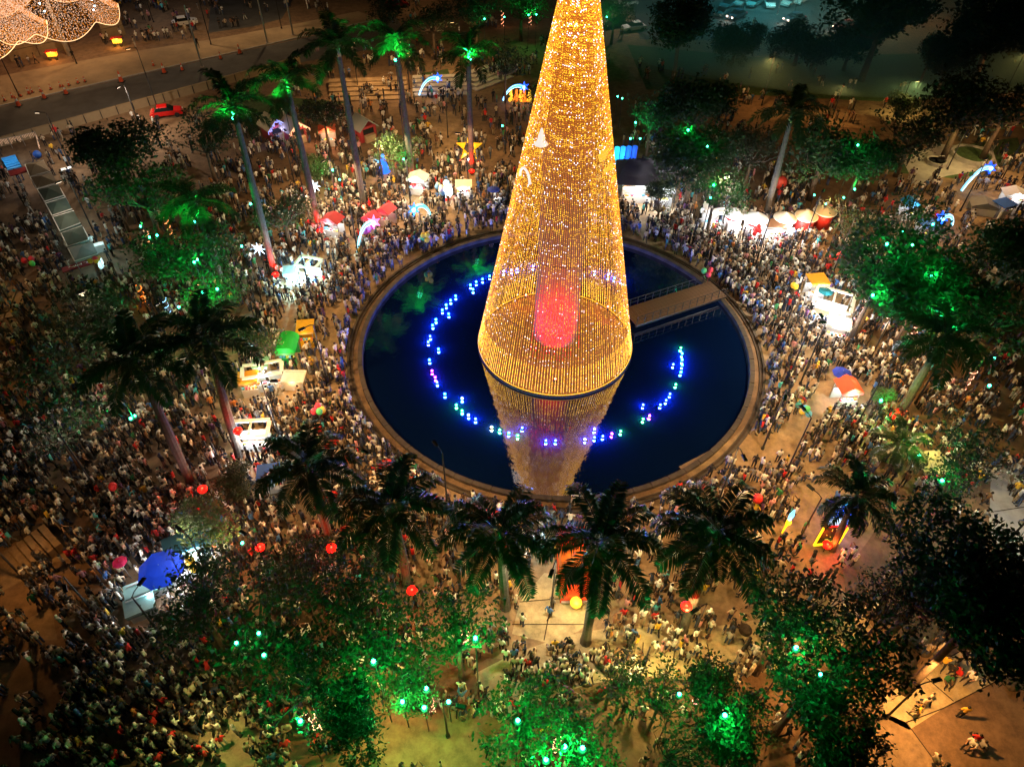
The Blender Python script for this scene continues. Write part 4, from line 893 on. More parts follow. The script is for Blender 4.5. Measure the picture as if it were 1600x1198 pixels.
# tall lit panel and the candle
base = at(1291, 850); t = thing('lit_panel', 'tall lit panel, yellow below, white in the middle, sparkling blue above', 'light figure', base, .12)
Hh, Wd = 5.4, 1.9
MB().box((0, .12, Hh/2), (Wd, .1, Hh)).obj('backing', M_['dark'], t)
led(MB().box((-Wd/2, 0, 1.15), (.07, .14, 2.3)).box((0, 0, .04), (Wd, .14, .08)).box((Wd/2, 0, 1.0), (.05, .14, 2.0)), 'yellow_tube', t, (.9, .55, .01))
q = MB(); rr = random.Random(3)
for k in range(16): x = rr.uniform(-.7, .7); z = rr.uniform(.25, 2.1); q.tube([(x, 0, z), (x+rr.uniform(-.5, .5)*.5, 0, z+rr.uniform(-.3, .3))], .025, 4)
led(q, 'scribble_tube', t, (.55, .4, .05))
led(MB().box((-.1, -.02, 2.42), (1.4, .1, .12)).box((.5, -.03, 2.05), (.5, .1, .6)), 'red_bow', t, (.85, .01, .01))
q = MB()
for k in range(14): z = 2.58+k*.06; q.tube([(-.8, 0, z), (rr.uniform(.1, .5), 0, z+rr.uniform(-.05, .05))], .018, 4)
led(q, 'white_tube', t, (.6, .75, .85))
q = MB()
for k in range(46): x = rr.uniform(-.8, .8); z = rr.uniform(3.0, 5.2) if x < .2 else rr.uniform(2.6, 5.2); q.tube([(x, 0, z), (x+rr.uniform(-.25, .25), 0, z+rr.uniform(-.15, .15))], .03, 4)
led(q, 'blue_tube', t, (.02, .15, .9))
q = MB()
for k in range(26): q.ball((rr.uniform(-.8, .8), -.03, rr.uniform(2.8, 5.3)), .035, 5, 4)
led(q, 'white_bulb', t, (.9, .95, 1)); led(MB().box((-.35, 0, 5.2), (.6, .1, .35)), 'cyan_cap', t, (.1, .7, .9))
light(t, (0, -.7, 4), 160, (.1, .2, 1)); light(t, (1.2, .9, 2.2), 140, (.35, .03, 1)); light(t, (-.3, -.8, 1.2), 60, (1, .4, .05)); light(t, (.3, -.6, .5), 110, RED)
base = at(1222, 832); t = thing('candle_figure', 'slim lit candle figure, yellow stem below a pale blue flame', 'light figure', base, .4)
led(MB().tube([(0, 0, 0), (.05, 0, 1.0), (.15, 0, 1.3), (.05, 0, 1.7)], [.06, .1, .22, .14], 6), 'stem', t, (.8, .42, .01)); led(MB().tube([(.05, 0, 1.7), (.1, 0, 2.2), (.12, 0, 2.9)], [.13, .2, .03], 6), 'flame', t, (.15, .5, .8)); light(t, (0, -.6, 1.2), 50, (1, .5, .1))
# fairy light spirals on trunks
for (px, py, h, lb, c) in [(1378, 520, 3, 'fairy light wrap on the trunk below the large green tree', (1, .5, .4)), (1345, 495, 2.5, 'fairy light wrap on a short trunk beside the white framed stall', (1, .5, .4)), (270, 372, 3, 'orange fairy light wrap left of the small green palm', (1, .35, .12)), (240, 392, 2.5, 'orange fairy light wrap between tent row and green palm', (1, .4, .2)), (315, 432, 2.5, 'orange fairy light wrap right above a green floodlight pair', (1, .35, .12)), (322, 468, 2, 'fairy light wrap under two bright green floodlights', (1, .4, .2)), (230, 478, 2.5, 'orange glowing fairy light wrap above the broad dark palm', (1, .25, .03)), (268, 495, 2.2, 'pale blue fairy light wrap above the dark palm', (.3, .6, 1)), (1420, 535, 2.5, 'fairy light wrap beside the black palm', (1, .45, .3)), (1500, 615, 3, 'warm fairy light wrap below the right floodlight', (1, .5, .35)),
        (497, 1140, 2.5, 'fairy light wrap above the red shirted group', (1, .5, .35)), (675, 1112, 2.2, 'fairy light wrap at the four green floodlights', (1, .45, .3)), (728, 1012, 2.5, 'fairy light wrap in the dense green tree', (1, .45, .3)), (868, 1175, 2.2, 'fairy light wrap near the paired bottom floodlights', (1, .45, .3)), (1085, 1100, 3, 'fairy light wrap right of the short path lamp', (1, .4, .35)), (1120, 1135, 2.5, 'fairy light wrap in the round green tree at the bottom', (1, .45, .35)), (640, 95, 2, 'fairy light wrap below the blue lit palm crown', (1, .4, .2)), (785, 42, 2.5, 'fairy light wrap left of the cone at the top', (1, .4, .2)), (828, 40, 2.5, 'forked fairy light wrap beside the cone at the top', (1, .45, .25)), (765, 820, 2, 'red fairy light wrap left of the cone reflection tip', (1, .05, .05))]:
    p = at(px, py); q = MB(); n = int(h*40)
    for k in range(n):
        f = k/n; a = f*h*9; q.ball((.2*math.cos(a)+random.gauss(0, .02), .2*math.sin(a), .1+f*h), .032, 4, 3)
    t = thing('fairy_light_wrap', lb, 'fairy lights', p, 0, 'fairy lights wound round trunks'); stuff(led(q, 'bulb_string', t, c, 1.3)); MB().tube([(0, 0, 0), (.05, 0, h*.6), (0, 0, h+1.2)], [.17, .13, .1], 7).obj('trunk', M_['wood'], t); light(t, (0, -.4, h*.5), 14, c)

# ------------------------------------------------------------------ canopy of lights at the far left corner
RCn = 9.5
def sc(a): return 6.6-1.6*abs(math.cos(a*3.5))
q0 = []
for v in range(6):
    rr = random.Random(v); q = MB(); n = 95
    q.tube([(RCn*(1-f*.93), 0, 12*f**1.25) for f in [i/12 for i in range(13)]], .01, 3, 2)
    for k in range(n):
        f = k/n; r = RCn*(1-f*.93); z = 12*f**1.25
        s_ = .045+.025*rr.random(); x, y = r, rr.gauss(0, .09); zz = z+rr.gauss(0, .05)
        q.add([(x+s_, y, zz), (x, y+s_, zz), (x-s_, y, zz), (x, y-s_, zz), (x, y, zz+s_*1.4), (x, y, zz-s_)], [(0, 1, 4), (1, 2, 4), (2, 3, 4), (3, 0, 4), (1, 0, 5), (2, 1, 5), (3, 2, 5), (0, 3, 5)], 1 if rr.random() < .6*(1-f)**2+.08 else 0)
    q0.append(q.mesh('light_string', [M_['warmled'], M_['amberled'], M_['wire']]))
for (cx_, cy_, lb_) in [(-38, 52, 'scalloped canopy of amber fairy lights cut by the left edge, upper corner'), (82, 24, 'scalloped canopy of pale pink and amber fairy lights in the upper left corner')]:
    c = at(cx_, cy_, 6); t = thing('light_canopy', lb_, 'light canopy', (c.x, c.y, 0), 0, 'canopies of fairy lights')
    for k in range(200):
        a = 2*PI*k/200; o = link('light_string', q0[k % 6], t, (0, 0, sc(a))); o.rotation_euler = (0, 0, a)
    q = MB(); n = 160
    q.tube([(RCn*1.01*math.cos(2*PI*k/n), RCn*1.01*math.sin(2*PI*k/n), sc(2*PI*k/n)-.05) for k in range(n+1)], .045, 5); led(q, 'rim_light', t, (1, .62, .3), .9)
    MB().tube([(0, 0, 0), (0, 0, 19)], [.35, .15], 10).obj('mast', M_['steel'], t)
for (px, py) in [(75, 14), (83, 26), (155, 8), (159, 18), (158, 24), (152, 2)]:
    p = at(px, py, 7.5)-Vector((c.x, c.y, 0)); o = link('lens', lens_m, t, p+Vector((0, -1.5, 1.2))); o.color = (.4, .8, 1, 1)
for (px, py, w, lb) in [(40, 92, 4.2, 'left canvas panel wall below the canopy of lights'), (84, 82, 4.0, 'middle canvas panel wall below the canopy of lights'), (180, 58, 3.6, 'right canvas panel wall below the canopy of lights')]:
    p = at(px, py); t = thing('canvas_wall', lb, 'wall panel', p, face(px, py, 40, -9), 'canvas walls below the light canopy')
    MB().box((0, 0, 2.2), (w, .25, 4.4), 0, 0, .96).obj('panel', M_['sidewalk'], t); MB().box((0, -.14, 1.6), (w*.98, .03, .06)).obj('seam', M_['dark'], t)
for (px, py, c_, lb) in [(85, 93, (1, .35, .02), 'orange glowing brazier cart at the pavement edge'), (186, 72, (1, .55, .03), 'small yellow glowing cart by the right canvas wall')]:
    p = at(px, py); t = thing('glowing_cart', lb, 'cart', p, .2)
    led(MB().box((0, 0, .9), (1.3, .8, .7)), 'light_box', t, c_, .9); o = MB().box((0, 0, 1.3), (1.7, 1.1, .1)).obj('roof', M_['paintc'], t); o.color = (.5, .03, .02, 1)
    for sx in (-.5, .5): MB().lathe([(.02, -.04), (.28, -.04), (.28, .04), (.02, .04)], 10).obj('wheel', M_['rubber'], t, loc=(sx, -.45, .28)).rotation_euler = (PI/2, 0, 0)
    light(t, (0, -.9, 1.1), 160, (1, .4, .08))

# ------------------------------------------------------------------ vehicles
def wheel_mesh(r=.33): return MB().lathe([(.01, -.1), (r*.9, -.1), (r, -.06), (r, .06), (r*.9, .1), (.01, .1)], 12).mesh('wheel', M_['rubber'])
WH = wheel_mesh()
def car_mesh():
    q = MB(); prof = [(-2.1, .35, .8), (-2.1, .75, .86), (-1.75, .9, .88), (-.95, .95, .88), (1.0, .95, .88), (1.95, .82, .85), (2.15, .6, .8), (2.15, .35, .78)]
    n = len(prof)
    for s in (-1, 1): q.v += [(x, s*w, z) for x, z, w in prof]
    q.f = [(i, i+1, n+i+1, n+i) for i in range(n-1)]+[tuple(range(n-1, -1, -1)), tuple(range(n, 2*n)), (n-1, 0, n, 2*n-1)]; q.m = [0]*len(q.f)
    return q.mesh('body', M_['carpaint'])
CB = car_mesh()
CG = MB().add([(-1.5, -.8, .94), (1.05, -.8, .94), (1.05, .8, .94), (-1.5, .8, .94), (-1.05, -.64, 1.42), (.25, -.64, 1.42), (.25, .64, 1.42), (-1.05, .64, 1.42)], [(0, 1, 5, 4), (1, 2, 6, 5), (2, 3, 7, 6), (3, 0, 4, 7)]).mesh('window', M_['glass'])
CRf = MB().box((-.4, 0, 1.45), (1.36, 1.3, .06), 0, 0, .94).mesh('roof', M_['carpaint'])
HL = MB().box((2.13, 0, .66), (.06, .3, .14)).mesh('headlight', M_['hot']); HLo = MB().box((2.13, 0, .66), (.06, .3, .14)).mesh('headlight', M_['white'])
TL = MB().box((-2.1, 0, .72), (.06, .3, .14)).mesh('tail_light', M_['led'])
def car(px, py, dx, dy, col, label, on=False, grp='cars in the upper car park'):
    t = thing('parked_car' if not on else 'car', label, 'car', at(px, py), face(px, py, dx, dy), grp)
    link('body', CB, t, color=(*col, 1)); link('window', CG, t); link('roof', CRf, t, color=(*col, 1))
    for sx in (-1.3, 1.35):
        for sy in (-.82, .82): o = link('wheel', WH, t, (sx, sy, .33)); o.rotation_euler = (PI/2, 0, 0)
    for sy in (-.55, .55):
        o = link('headlight', HL if on else HLo, t, (0, sy, 0)); o.color = (1, .7, .5, 1); o = link('tail_light', TL, t, (0, sy, 0)); o.color = (.5 if on else .06, .01, .01, 1)
    if on: light(t, (2.8, 0, .8), 120, (1, .8, .6))
    return t
car(1240, 34, -14, 3, (.06, .07, .09), 'dark car with lit headlights leaving the car park', True)
car(1150, 29, -14, 5, (.04, .06, .09), 'dark blue car with red tail lights and glowing orange headlight', True)
car(1201, 10, 4, 12, (.75, .78, .78), 'white car parked nose forward beside the lamp pole')
for i, (px, py, c_, lb) in enumerate([(1232, 8, (.55, .57, .55), 'pale grey hatchback right of the nose forward white car'), (1250, 5, (.6, .6, .58), 'pale grey car farthest along the parked row'), (1178, 9, (.15, .35, .38), 'teal lit car left of the nose forward white car'), (1158, 8, (.3, .4, .42), 'silver car second left of the nose forward white car'), (1136, 12, (.06, .16, .2), 'dark teal car at the near end of the parked row'), (1128, 24, (.05, .12, .14), 'dark car half hidden by the tree at the car park')]): car(px, py, -10, 6, c_, lb)
car(990, 48, -16, 2, (.75, .75, .75), 'white car parked right behind the golden cone')
car(962, 43, -16, 3, (.03, .03, .035), 'black car beside the white car behind the cone')
car(978, 10, -16, 2, (.55, .55, .55), 'silver car at the top edge right of the cone')
car(1318, 46, -14, 3, (.3, .05, .05), 'dark car with bright lights behind the dark shrubs', True)
car(1392, 44, -14, 2, (.1, .1, .1), 'distant car with warm headlights by the dark wide tree', True)
car(290, 40, 22, -3, (.6, .6, .6), 'silver car among the dim crowd beyond the pavement', grp='cars beyond the pavement')
car(262, 181, 24, -3, (.65, .015, .015), 'bright red car just below the parapet wall', grp='cars beyond the pavement')
car(620, 12, 22, -3, (.25, .02, .02), 'dark red car at the top edge beyond the tallest palm', grp='cars beyond the pavement')
# red truck with lit front
p = at(893, 893); t = thing('red_truck', 'red and orange open truck with big dark windscreen and yellow lamp in front', 'truck', p, face(893, 893, 2, 20))
o = MB().box((.2, 0, .75), (4.6, 2.1, .9), 0, 0, .98).obj('body', M_['carpaint'], t); o.color = (.5, .05, .015, 1)
o = MB().box((-.5, 0, 1.75), (2.6, 2.0, 1.1), 0, 0, .9).obj('cab', M_['carpaint'], t); o.color = (.42, .12, .03, 1)
o = MB().box((-1.4, 0, 2.4), (1.4, 1.9, .2)).obj('roof_rack', M_['paintc'], t); o.color = (.7, .02, .02, 1)
MB().add([(.84, -.8, 1.25), (.84, .8, 1.25), (.66, .72, 2.2), (.66, -.72, 2.2)], [(0, 1, 2, 3)]).box((1.2, 0, 1.24), (.9, 1.3, .08)).obj('windscreen', M_['glass'], t)
o = MB().ball((2.75, 0, .8), .42, 10, 7).obj('front_lamp', M_['led'], t); o.color = (.75, .33, .02, 1)
for sx in (-1.4, 1.6):
    for sy in (-1.02, 1.02):
        o = link('wheel', WH, t, (sx, sy, .42)); o.rotation_euler = (PI/2, 0, 0); o.scale = (1.3,)*3
        MB().tube([(sx-.6, sy, .5), (sx-.35, sy, .88), (sx+.35, sy, .88), (sx+.6, sy, .5)], .12, 5).obj('fender', M_['carpaint'], t).color = (.5, .2, .03, 1)
MB().box((2.55, 0, .45), (.14, 1.9, .2)).obj('bumper', M_['steel'], t)
light(t, (3.4, 0, 1.6), 160, (1, .65, .3)); light(t, (-1.8, 1.9, 1.8), 160, CYAN); light(t, (-1.8, -1.9, 1.8), 160, CYAN); light(t, (.1, 0, 2.9), 60, AMB)

# ------------------------------------------------------------------ traffic cones
CM = MB().box((0, 0, .03), (.55, .55, .06)).mesh('base', M_['rubber']); CC = MB().lathe([(.2, .06), (.13, .5)], 10).lathe([(.09, .72), (.04, 1.0)], 10).mesh('cone_body', M_['paintc']); CS = MB().lathe([(.13, .5), (.09, .72)], 10).mesh('stripe', M_['white'])
CONES = [(30, 166, 1.5), (70, 154, 1.3), (104, 147, 1.4), (190, 128, 1.6), (257, 114, 1.5), (375, 84, 1.5), (8, 158, .8), (20, 153, .8), (33, 151, .8), (46, 147, 1), (51, 145, .8), (64, 143, .8), (80, 140, .8), (95, 136, .8), (108, 134, .8), (122, 130, .8), (133, 128, .8), (240, 103, .8), (345, 92, 1.1), (285, 110, 1.1)]
it = []
for (px, py, s) in CONES:
    t = thing('traffic_cone', '', 'traffic cone', at(px, py, .02), 0, 'traffic cones along the road'); t.scale = (s,)*3
    link('base', CM, t); link('cone_body', CC, t, color=(.75, .09, .02, 1)); link('stripe', CS, t)
    it.append((px, t, 'large orange cone standing on the asphalt road' if s > 1.2 else 'small orange cone on the pavement kerb'))
uniq(it)
# tall grey poles by the road bend
for (px, py, tx, ty, lb) in [(418, 68, 400, -20, 'tall grey pole left of the road bend'), (458, 55, 447, -20, 'tall grey pole right of the road bend'), (316, 105, 303, 55, 'slim grey pole beside the asphalt road near the palm'), (1214, 23, 1222, -20, 'pale pole beside the nose forward white car')]:
    a = at(px, py); h = 9.0; t = thing('tall_pole', lb, 'pole', a, 0, 'tall poles'); MB().lathe([(.16, 0), (.1, h)], 8).obj('shaft', M_['steel'], t); MB().lathe([(.3, 0), (.3, .12)], 8).obj('base_plate', M_['greyconc'], t)

# ------------------------------------------------------------------ terraces, steps, planters
def steps(ax, ay, bx, by, n, w, dirx, diry, name, label, rise=.16, m='tan', tread=.75):
    A, B = at(ax, ay), at(bx, by); D = at(ax+dirx, ay+diry)-A; D.z = 0; D.normalize(); u = (B-A); L_ = u.length; ang = math.atan2(u.y, u.x)
    t = thing(name, label, 'steps', A, 0, 'stone steps and terraces')
    for k in range(n):
        c = u/2+D*tread*(k+.5); MB().box((c.x, c.y, rise*(k+1)/2), (L_, tread-.09, rise*(k+1)), ang).obj('step', M_[m], t)
steps(515, 160, 640, 156, 5, .7, 0, -10, 'terrace_steps', 'long terrace steps left of the blue comet arch', m='tan', tread=1.3)
steps(645, 152, 735, 149, 5, .7, 0, -10, 'terrace_steps', 'terrace steps right behind the blue comet arch', m='greyconc', tread=1.2)
steps(742, 144, 800, 122, 5, .7, -3, -10, 'terrace_steps', 'slanting terrace steps left of the golden cone', m='greyconc', tread=1.2)
steps(0, 512, 16, 472, 5, .6, -10, -4, 'stone_steps', 'striped steps at the left edge above the brown landing', tread=.8)
steps(26, 500, 42, 460, 3, .6, -10, -4, 'stone_steps', 'curved edge steps left of the bare dark tree', tread=1.3)
steps(2, 868, 28, 900, 6, .6, 10, -5, 'stone_steps', 'striped steps on the brown landing, lower left edge', tread=.55)
steps(82, 940, 108, 920, 6, .6, 10, 14, 'stone_steps', 'short flight of striped steps right of the lower left landing', tread=.5)
steps(18, 648, 40, 640, 4, .6, -3, 8, 'stone_steps', 'orange lit steps at the left edge below the bare tree', tread=.8)
for i, (poly, m) in enumerate([([(0, 862), (100, 830), (118, 870), (60, 885), (40, 905), (0, 925)], 'ground'), ([(30, 975), (80, 945), (90, 1000), (60, 1000)], 'ground'), ([(0, 545), (25, 555), (10, 590), (0, 600)], 'ground')]):
    sheet('landing', [at(*p)[:2] for p in poly], .016+.004*i, 'tan')
bw = thing('landing_wall', 'low stone wall along the top of the lower left landing', 'wall')
for a, b in [((0, 850), (38, 838)), ((38, 838), (72, 828)), ((72, 828), (108, 815))]:
    A, B = at(*a), at(*b); c = (A+B)/2; MB().box((c.x, c.y, .3), ((B-A).length-.12, .45, .6), math.atan2((B-A).y, (B-A).x)).obj('block', M_['stone'], bw)
for (px, py, r, lb, m) in [(1462, 255, 1.25, 'small round planter with railing and twin dark basins', 'glass'), (1518, 245, 2.6, 'large round planter with green grass', 'grass')]:
    p = at(px, py); t = thing('round_planter', lb, 'planter', p, 0, 'round planters')
    MB().lathe([(r, 0), (r, .5), (r*.88, .5), (r*.88, .3)], 32).obj('rim', M_['greyconc'], t)
    if m == 'grass': MB().lathe([(r*.88, .3), (r*.8, .36), (0, .4)], 24).obj('lawn', M_['grass'], t)
    else:
        MB().lathe([(r*.88, .3), (0, .3)], 24).obj('floor', M_['greyconc'], t)
        for sx in (-.5, .5): MB().lathe([(.42, .3), (.42, .36), (.3, .36), (0, .35)], 16, (sx*1.1, .1, 0)).obj('basin', M_['glass'], t)
        MB().tube([(-.9, 0, .9), (-.2, 0, .9), (.2, .2, .9), (.9, .2, .9)], .025, 5).obj('railing', M_['steel'], t)
for (px, py, lb) in [(1164, 985, 'round white disc lamp on the ground right of the floodlit palm'), (1430, 1006, 'pale stone block left of the group sitting on the corner path'), (1443, 1018, 'second pale stone block beside the corner path'), (1580, 1070, 'small pale disc at the right edge below the corner path')]:
    p = at(px, py); tag(MB().lathe([(.42, 0), (.45, .12), (.36, .34), (.1, .4)], 10, p).obj('stone_block' if 'block' in lb else 'disc_lamp', M_['stone'], None), lb, 'block' if 'block' in lb else 'lamp')

# ------------------------------------------------------------------ people
PAL = [('black', (.015, .015, .018), 26), ('white', (.75, .75, .73), 26), ('grey', (.25, .25, .25), 12), ('navy', (.02, .03, .07), 10), ('beige', (.52, .43, .32), 16), ('red', (.5, .02, .02), 4), ('brown', (.16, .08, .04), 6), ('blue', (.05, .14, .38), 3), ('cyan', (.07, .45, .55), 1.2), ('yellow', (.65, .40, .04), 1.6), ('green', (.03, .2, .08), 1.2), ('pink', (.55, .25, .28), 2), ('orange', (.55, .2, .05), 1.2), ('purple', (.12, .05, .16), .8)]
PW = np.array([p[2] for p in PAL], float); PW /= PW.sum()
TRO = [('black', (.012, .012, .014)), ('blue', (.04, .07, .16)), ('dark', (.03, .03, .035)), ('beige', (.32, .26, .18)), ('grey', (.14, .14, .14)), ('white', (.55, .55, .53))]
SKIN = [(.33, .19, .12), (.20, .11, .06), (.42, .26, .18), (.12, .065, .04)]
def person_mats():
    sh = mat('shirt', (1, 1, 1), .9, objcol=True)
    def ramp(name, cols):
        m = bpy.data.materials.new(name); m.use_nodes = True; n = m.node_tree; oi = n.nodes.new('ShaderNodeObjectInfo'); r = n.nodes.new('ShaderNodeValToRGB'); r.color_ramp.interpolation = 'CONSTANT'
        e = r.color_ramp.elements
        while len(e) < len(cols): e.new(.5)
        for i, c in enumerate(cols): e[i].position = i/len(cols); e[i].color = (*c, 1)
        n.links.new(oi.outputs['Random'], r.inputs[0]); n.links.new(r.outputs[0], n.nodes['Principled BSDF'].inputs['Base Color']); n.nodes['Principled BSDF'].inputs['Roughness'].default_value = .8
        return m
    tr = [mat('trousers '+n, c, .9) for n, c in TRO]
    return sh, tr, ramp('skin', SKIN), mat('hair', (.012, .009, .008), .6), mat('shoe', (.05, .05, .05), .6)
SHIRT, TROUS, SKINM, HAIR, SHOE = person_mats()
def skeleton(pose):
    J = {'pel': (0, 0, .95), 'spn': (0, 0, 1.18), 'chs': (0, .01, 1.38), 'nck': (0, .0, 1.50), 'hd': (0, .02, 1.60), 'top': (0, .02, 1.74)}
    for s, k in ((-1, 'l'), (1, 'r')):
        J['sh'+k] = (s*.19, 0, 1.42); J['el'+k] = (s*.25, .02, 1.15); J['wr'+k] = (s*.25, .10, .92); J['ha'+k] = (s*.25, .13, .82)
        J['hp'+k] = (s*.10, 0, .90); J['kn'+k] = (s*.11, .02, .50); J['an'+k] = (s*.11, 0, .09); J['to'+k] = (s*.12, .15, .04)
    if pose == 'walking':
        J['knl'] = (-.11, .20, .52); J['anl'] = (-.11, .26, .10); J['tol'] = (-.12, .42, .06); J['knr'] = (.11, -.05, .5); J['anr'] = (.11, -.30, .14); J['tor'] = (.12, -.18, .04)
        J['ell'] = (-.26, -.14, 1.17); J['wrl'] = (-.24, -.12, .95); J['hal'] = (-.24, -.08, .86); J['elr'] = (.26, .12, 1.17); J['wrr'] = (.23, .28, 1.0); J['har'] = (.22, .36, .95)
    if pose == 'raising a phone':
        for s, k in ((-1, 'l'), (1, 'r')): J['el'+k] = (s*.24, .26, 1.33); J['wr'+k] = (s*.10, .42, 1.55); J['ha'+k] = (s*.05, .46, 1.64)
    if pose == 'arms folded':
        for s, k in ((-1, 'l'), (1, 'r')): J['el'+k] = (s*.27, .10, 1.14); J['wr'+k] = (s*.02, .24, 1.19); J['ha'+k] = (-s*.10, .23, 1.2)
    if pose == 'hands on hips':
        for s, k in ((-1, 'l'), (1, 'r')): J['el'+k] = (s*.40, -.04, 1.17); J['wr'+k] = (s*.22, .05, 1.0); J['ha'+k] = (s*.17, .08, .97)
    if pose == 'sitting':
        for k in J: J[k] = (J[k][0], J[k][1], J[k][2]-.50)
        for s, k in ((-1, 'l'), (1, 'r')):
            J['kn'+k] = (s*.14, .40, .46); J['an'+k] = (s*.14, .42, .08); J['to'+k] = (s*.14, .57, .04); J['wr'+k] = (s*.18, .28, .56); J['ha'+k] = (s*.15, .36, .53); J['el'+k] = (s*.27, .08, .66)
    return J
BONES = [('pel', 'spn'), ('spn', 'chs'), ('chs', 'nck'), ('nck', 'hd'), ('hd', 'top')]+[b for k in 'lr' for b in [('chs', 'sh'+k), ('sh'+k, 'el'+k), ('el'+k, 'wr'+k), ('wr'+k, 'ha'+k), ('pel', 'hp'+k), ('hp'+k, 'kn'+k), ('kn'+k, 'an'+k), ('an'+k, 'to'+k)]]
RADI = {'pel': .145, 'spn': .135, 'chs': .155, 'nck': .06, 'hd': .098, 'top': .075}
for k in 'lr': RADI.update({'sh'+k: .075, 'el'+k: .052, 'wr'+k: .036, 'ha'+k: .04, 'hp'+k: .10, 'kn'+k: .068, 'an'+k: .045, 'to'+k: .04})
def person_mesh(pose, dress=False):
    J = skeleton(pose); R_ = dict(RADI)
    if dress: R_.update({'hpl': .15, 'hpr': .15, 'knl': .14, 'knr': .14})
    names = list(J); me = bpy.data.meshes.new('person'); me.from_pydata([J[n] for n in names], [(names.index(a), names.index(b)) for a, b in BONES], [])
    o = bpy.data.objects.new('tmp', me); COL.objects.link(o)
    m = o.modifiers.new('s', 'SKIN'); m.use_smooth_shade = True
    for i, n in enumerate(names):
        sv = me.skin_vertices[0].data[i]; r = R_[n]; sv.radius = (r, r*(.72 if n in ('pel', 'spn', 'chs') else 1)); sv.use_root = n == 'pel'
    sb = o.modifiers.new('b', 'SUBSURF'); sb.levels = 1; sb.render_levels = 1
    dg = bpy.context.evaluated_depsgraph_get(); ev = o.evaluated_get(dg); out = bpy.data.meshes.new_from_object(ev); bpy.data.objects.remove(o)
    kind = {}
    for a, b in BONES:
        z = b[:2]; kind[a, b] = 2 if b in ('hd',) or z in ('ha', 'wr') else 3 if b == 'top' else 1 if z in ('kn', 'an', 'hp') else 4 if z == 'to' else 0
    out.materials.clear()
    for mm in (SHIRT, TROUS[0], SKINM, HAIR, SHOE): out.materials.append(mm)
    hd = Vector(J['hd'])
    for f in out.polygons:
        c = f.center; best = None
        for (a, b), kd in kind.items():
            A, B = Vector(J[a]), Vector(J[b]); t = max(0, min(1, (c-A).dot(B-A)/(B-A).length_squared)); d = (c-A.lerp(B, t)).length-(R_[a]*(1-t)+R_[b]*t)*.9
            if best is None or d < best[0]: best = (d, kd)
        k = best[1]
        if k in (2, 3) and (c-hd).length < .25: k = 2 if (c.y-hd.y > .035 and c.z-hd.z < .1) or c.z-hd.z < -.06 else 3
        if dress and k == 1 and c.z > .45: k = 0
        f.material_index = k
    return out
POSES = ['standing', 'walking', 'raising a phone', 'arms folded', 'hands on hips', 'sitting']
PM = {}
for ps in POSES:
    base = person_mesh(ps)
    for ti in range(len(TRO)):
        c = base if ti == 0 else base.copy(); c.materials[1] = TROUS[ti]; PM[ps, ti] = c
DRESS = person_mesh('standing', True)

# crowd density per 100 x 100 pixel cell of the photograph, row by row
DENS = [[15,10,40,20,14,8,8,8,4,3,1,1,0,0,0,0],[2,2,2,2,6,18,24,22,8,4,6,9,9,6,3,2],[8,12,10,14,44,60,50,44,30,24,20,10,12,8,10,26],[26,26,28,24,76,90,90,72,40,76,90,86,60,30,26,22],[38,46,30,46,64,84,60,20,0,0,50,92,84,26,15,10],[44,30,12,10,52,84,40,0,0,0,0,92,86,46,30,16],
 [38,38,36,30,52,76,34,0,0,0,0,50,48,46,30,18],[32,42,42,16,40,44,46,30,16,20,40,34,28,16,10,18],[20,40,22,22,28,28,28,26,22,26,30,14,8,4,3,3],[8,22,28,30,20,10,8,8,13,11,9,9,4,3,2,2],[5,18,28,30,20,10,8,10,13,11,10,9,4,2,2,1],[1,16,22,16,12,10,8,6,3,3,3,3,2,1,1,1]]
DENS = np.array(DENS, float)
def dens(px, py):
    x = min(max(px/100-.5, 0), 14.999); y = min(max(py/100-.5, 0), 10.999); i, j = int(x), int(y); f, g = x-i, y-j
    return (DENS[j, i]*(1-f)+DENS[j, i+1]*f)*(1-g)+(DENS[j+1, i]*(1-f)+DENS[j+1, i+1]*f)*g
BLK = [(o.location.x, o.location.y, {'stall': 1.5, 'hut': 1.7, 'tent': 2.0, 'truck': 3.0, 'car': 2.4, 'pavilion': 4.2, 'palm tree': .5, 'planter': 2.7, 'parasol': .5, 'light figure': .9, 'steps': 0, 'pool': 2.2, 'freezer': .8, 'awning': 1.3, 'wall panel': 1.2}.get(o.get('category'), 0)) for o in THINGS]
BLK = [b for b in BLK if b[2]]
BX = np.array([b[0] for b in BLK]); BY = np.array([b[1] for b in BLK]); BR = np.array([b[2] for b in BLK])
# pixel polygons kept clear (open ground)
CLEAR = [[(1130,690),(1210,680),(1290,600),(1300,640),(1215,735),(1150,745)], [(1240,760),(1330,730),(1400,800),(1350,870),(1240,870)], [(815,1000),(840,900),(905,955),(930,965),(900,1000),(860,1010)], [(1380,1100),(1480,1015),(1600,1010),(1600,1198),(1380,1198)], [(1540,745),(1600,800),(1600,900),(1530,850)], [(580,1100),(760,1130),(760,1198),(560,1198)], [(430,520),(455,470),(475,490),(455,540)], [(500,480),(515,485),(530,530),(520,530)], [(690,180),(710,180),(715,240),(690,245)], [(1480,300),(1560,300),(1560,330),(1490,340)], [(0,1050),(40,1198),(0,1198)], [(0,862),(100,830),(118,870),(60,885),(40,905),(0,925)], [(40,965),(80,945),(88,990),(60,998)], [(640,80),(0,232),(0,112),(480,30),(640,20)]]
def inside(px, py, poly):
    r = False; j = len(poly)-1
    for i in range(len(poly)):
        (xi, yi), (xj, yj) = poly[i], poly[j]
        if (yi > py) != (yj > py) and px < (xj-xi)*(py-yi)/(yj-yi)+xi: r = not r
        j = i
    return r
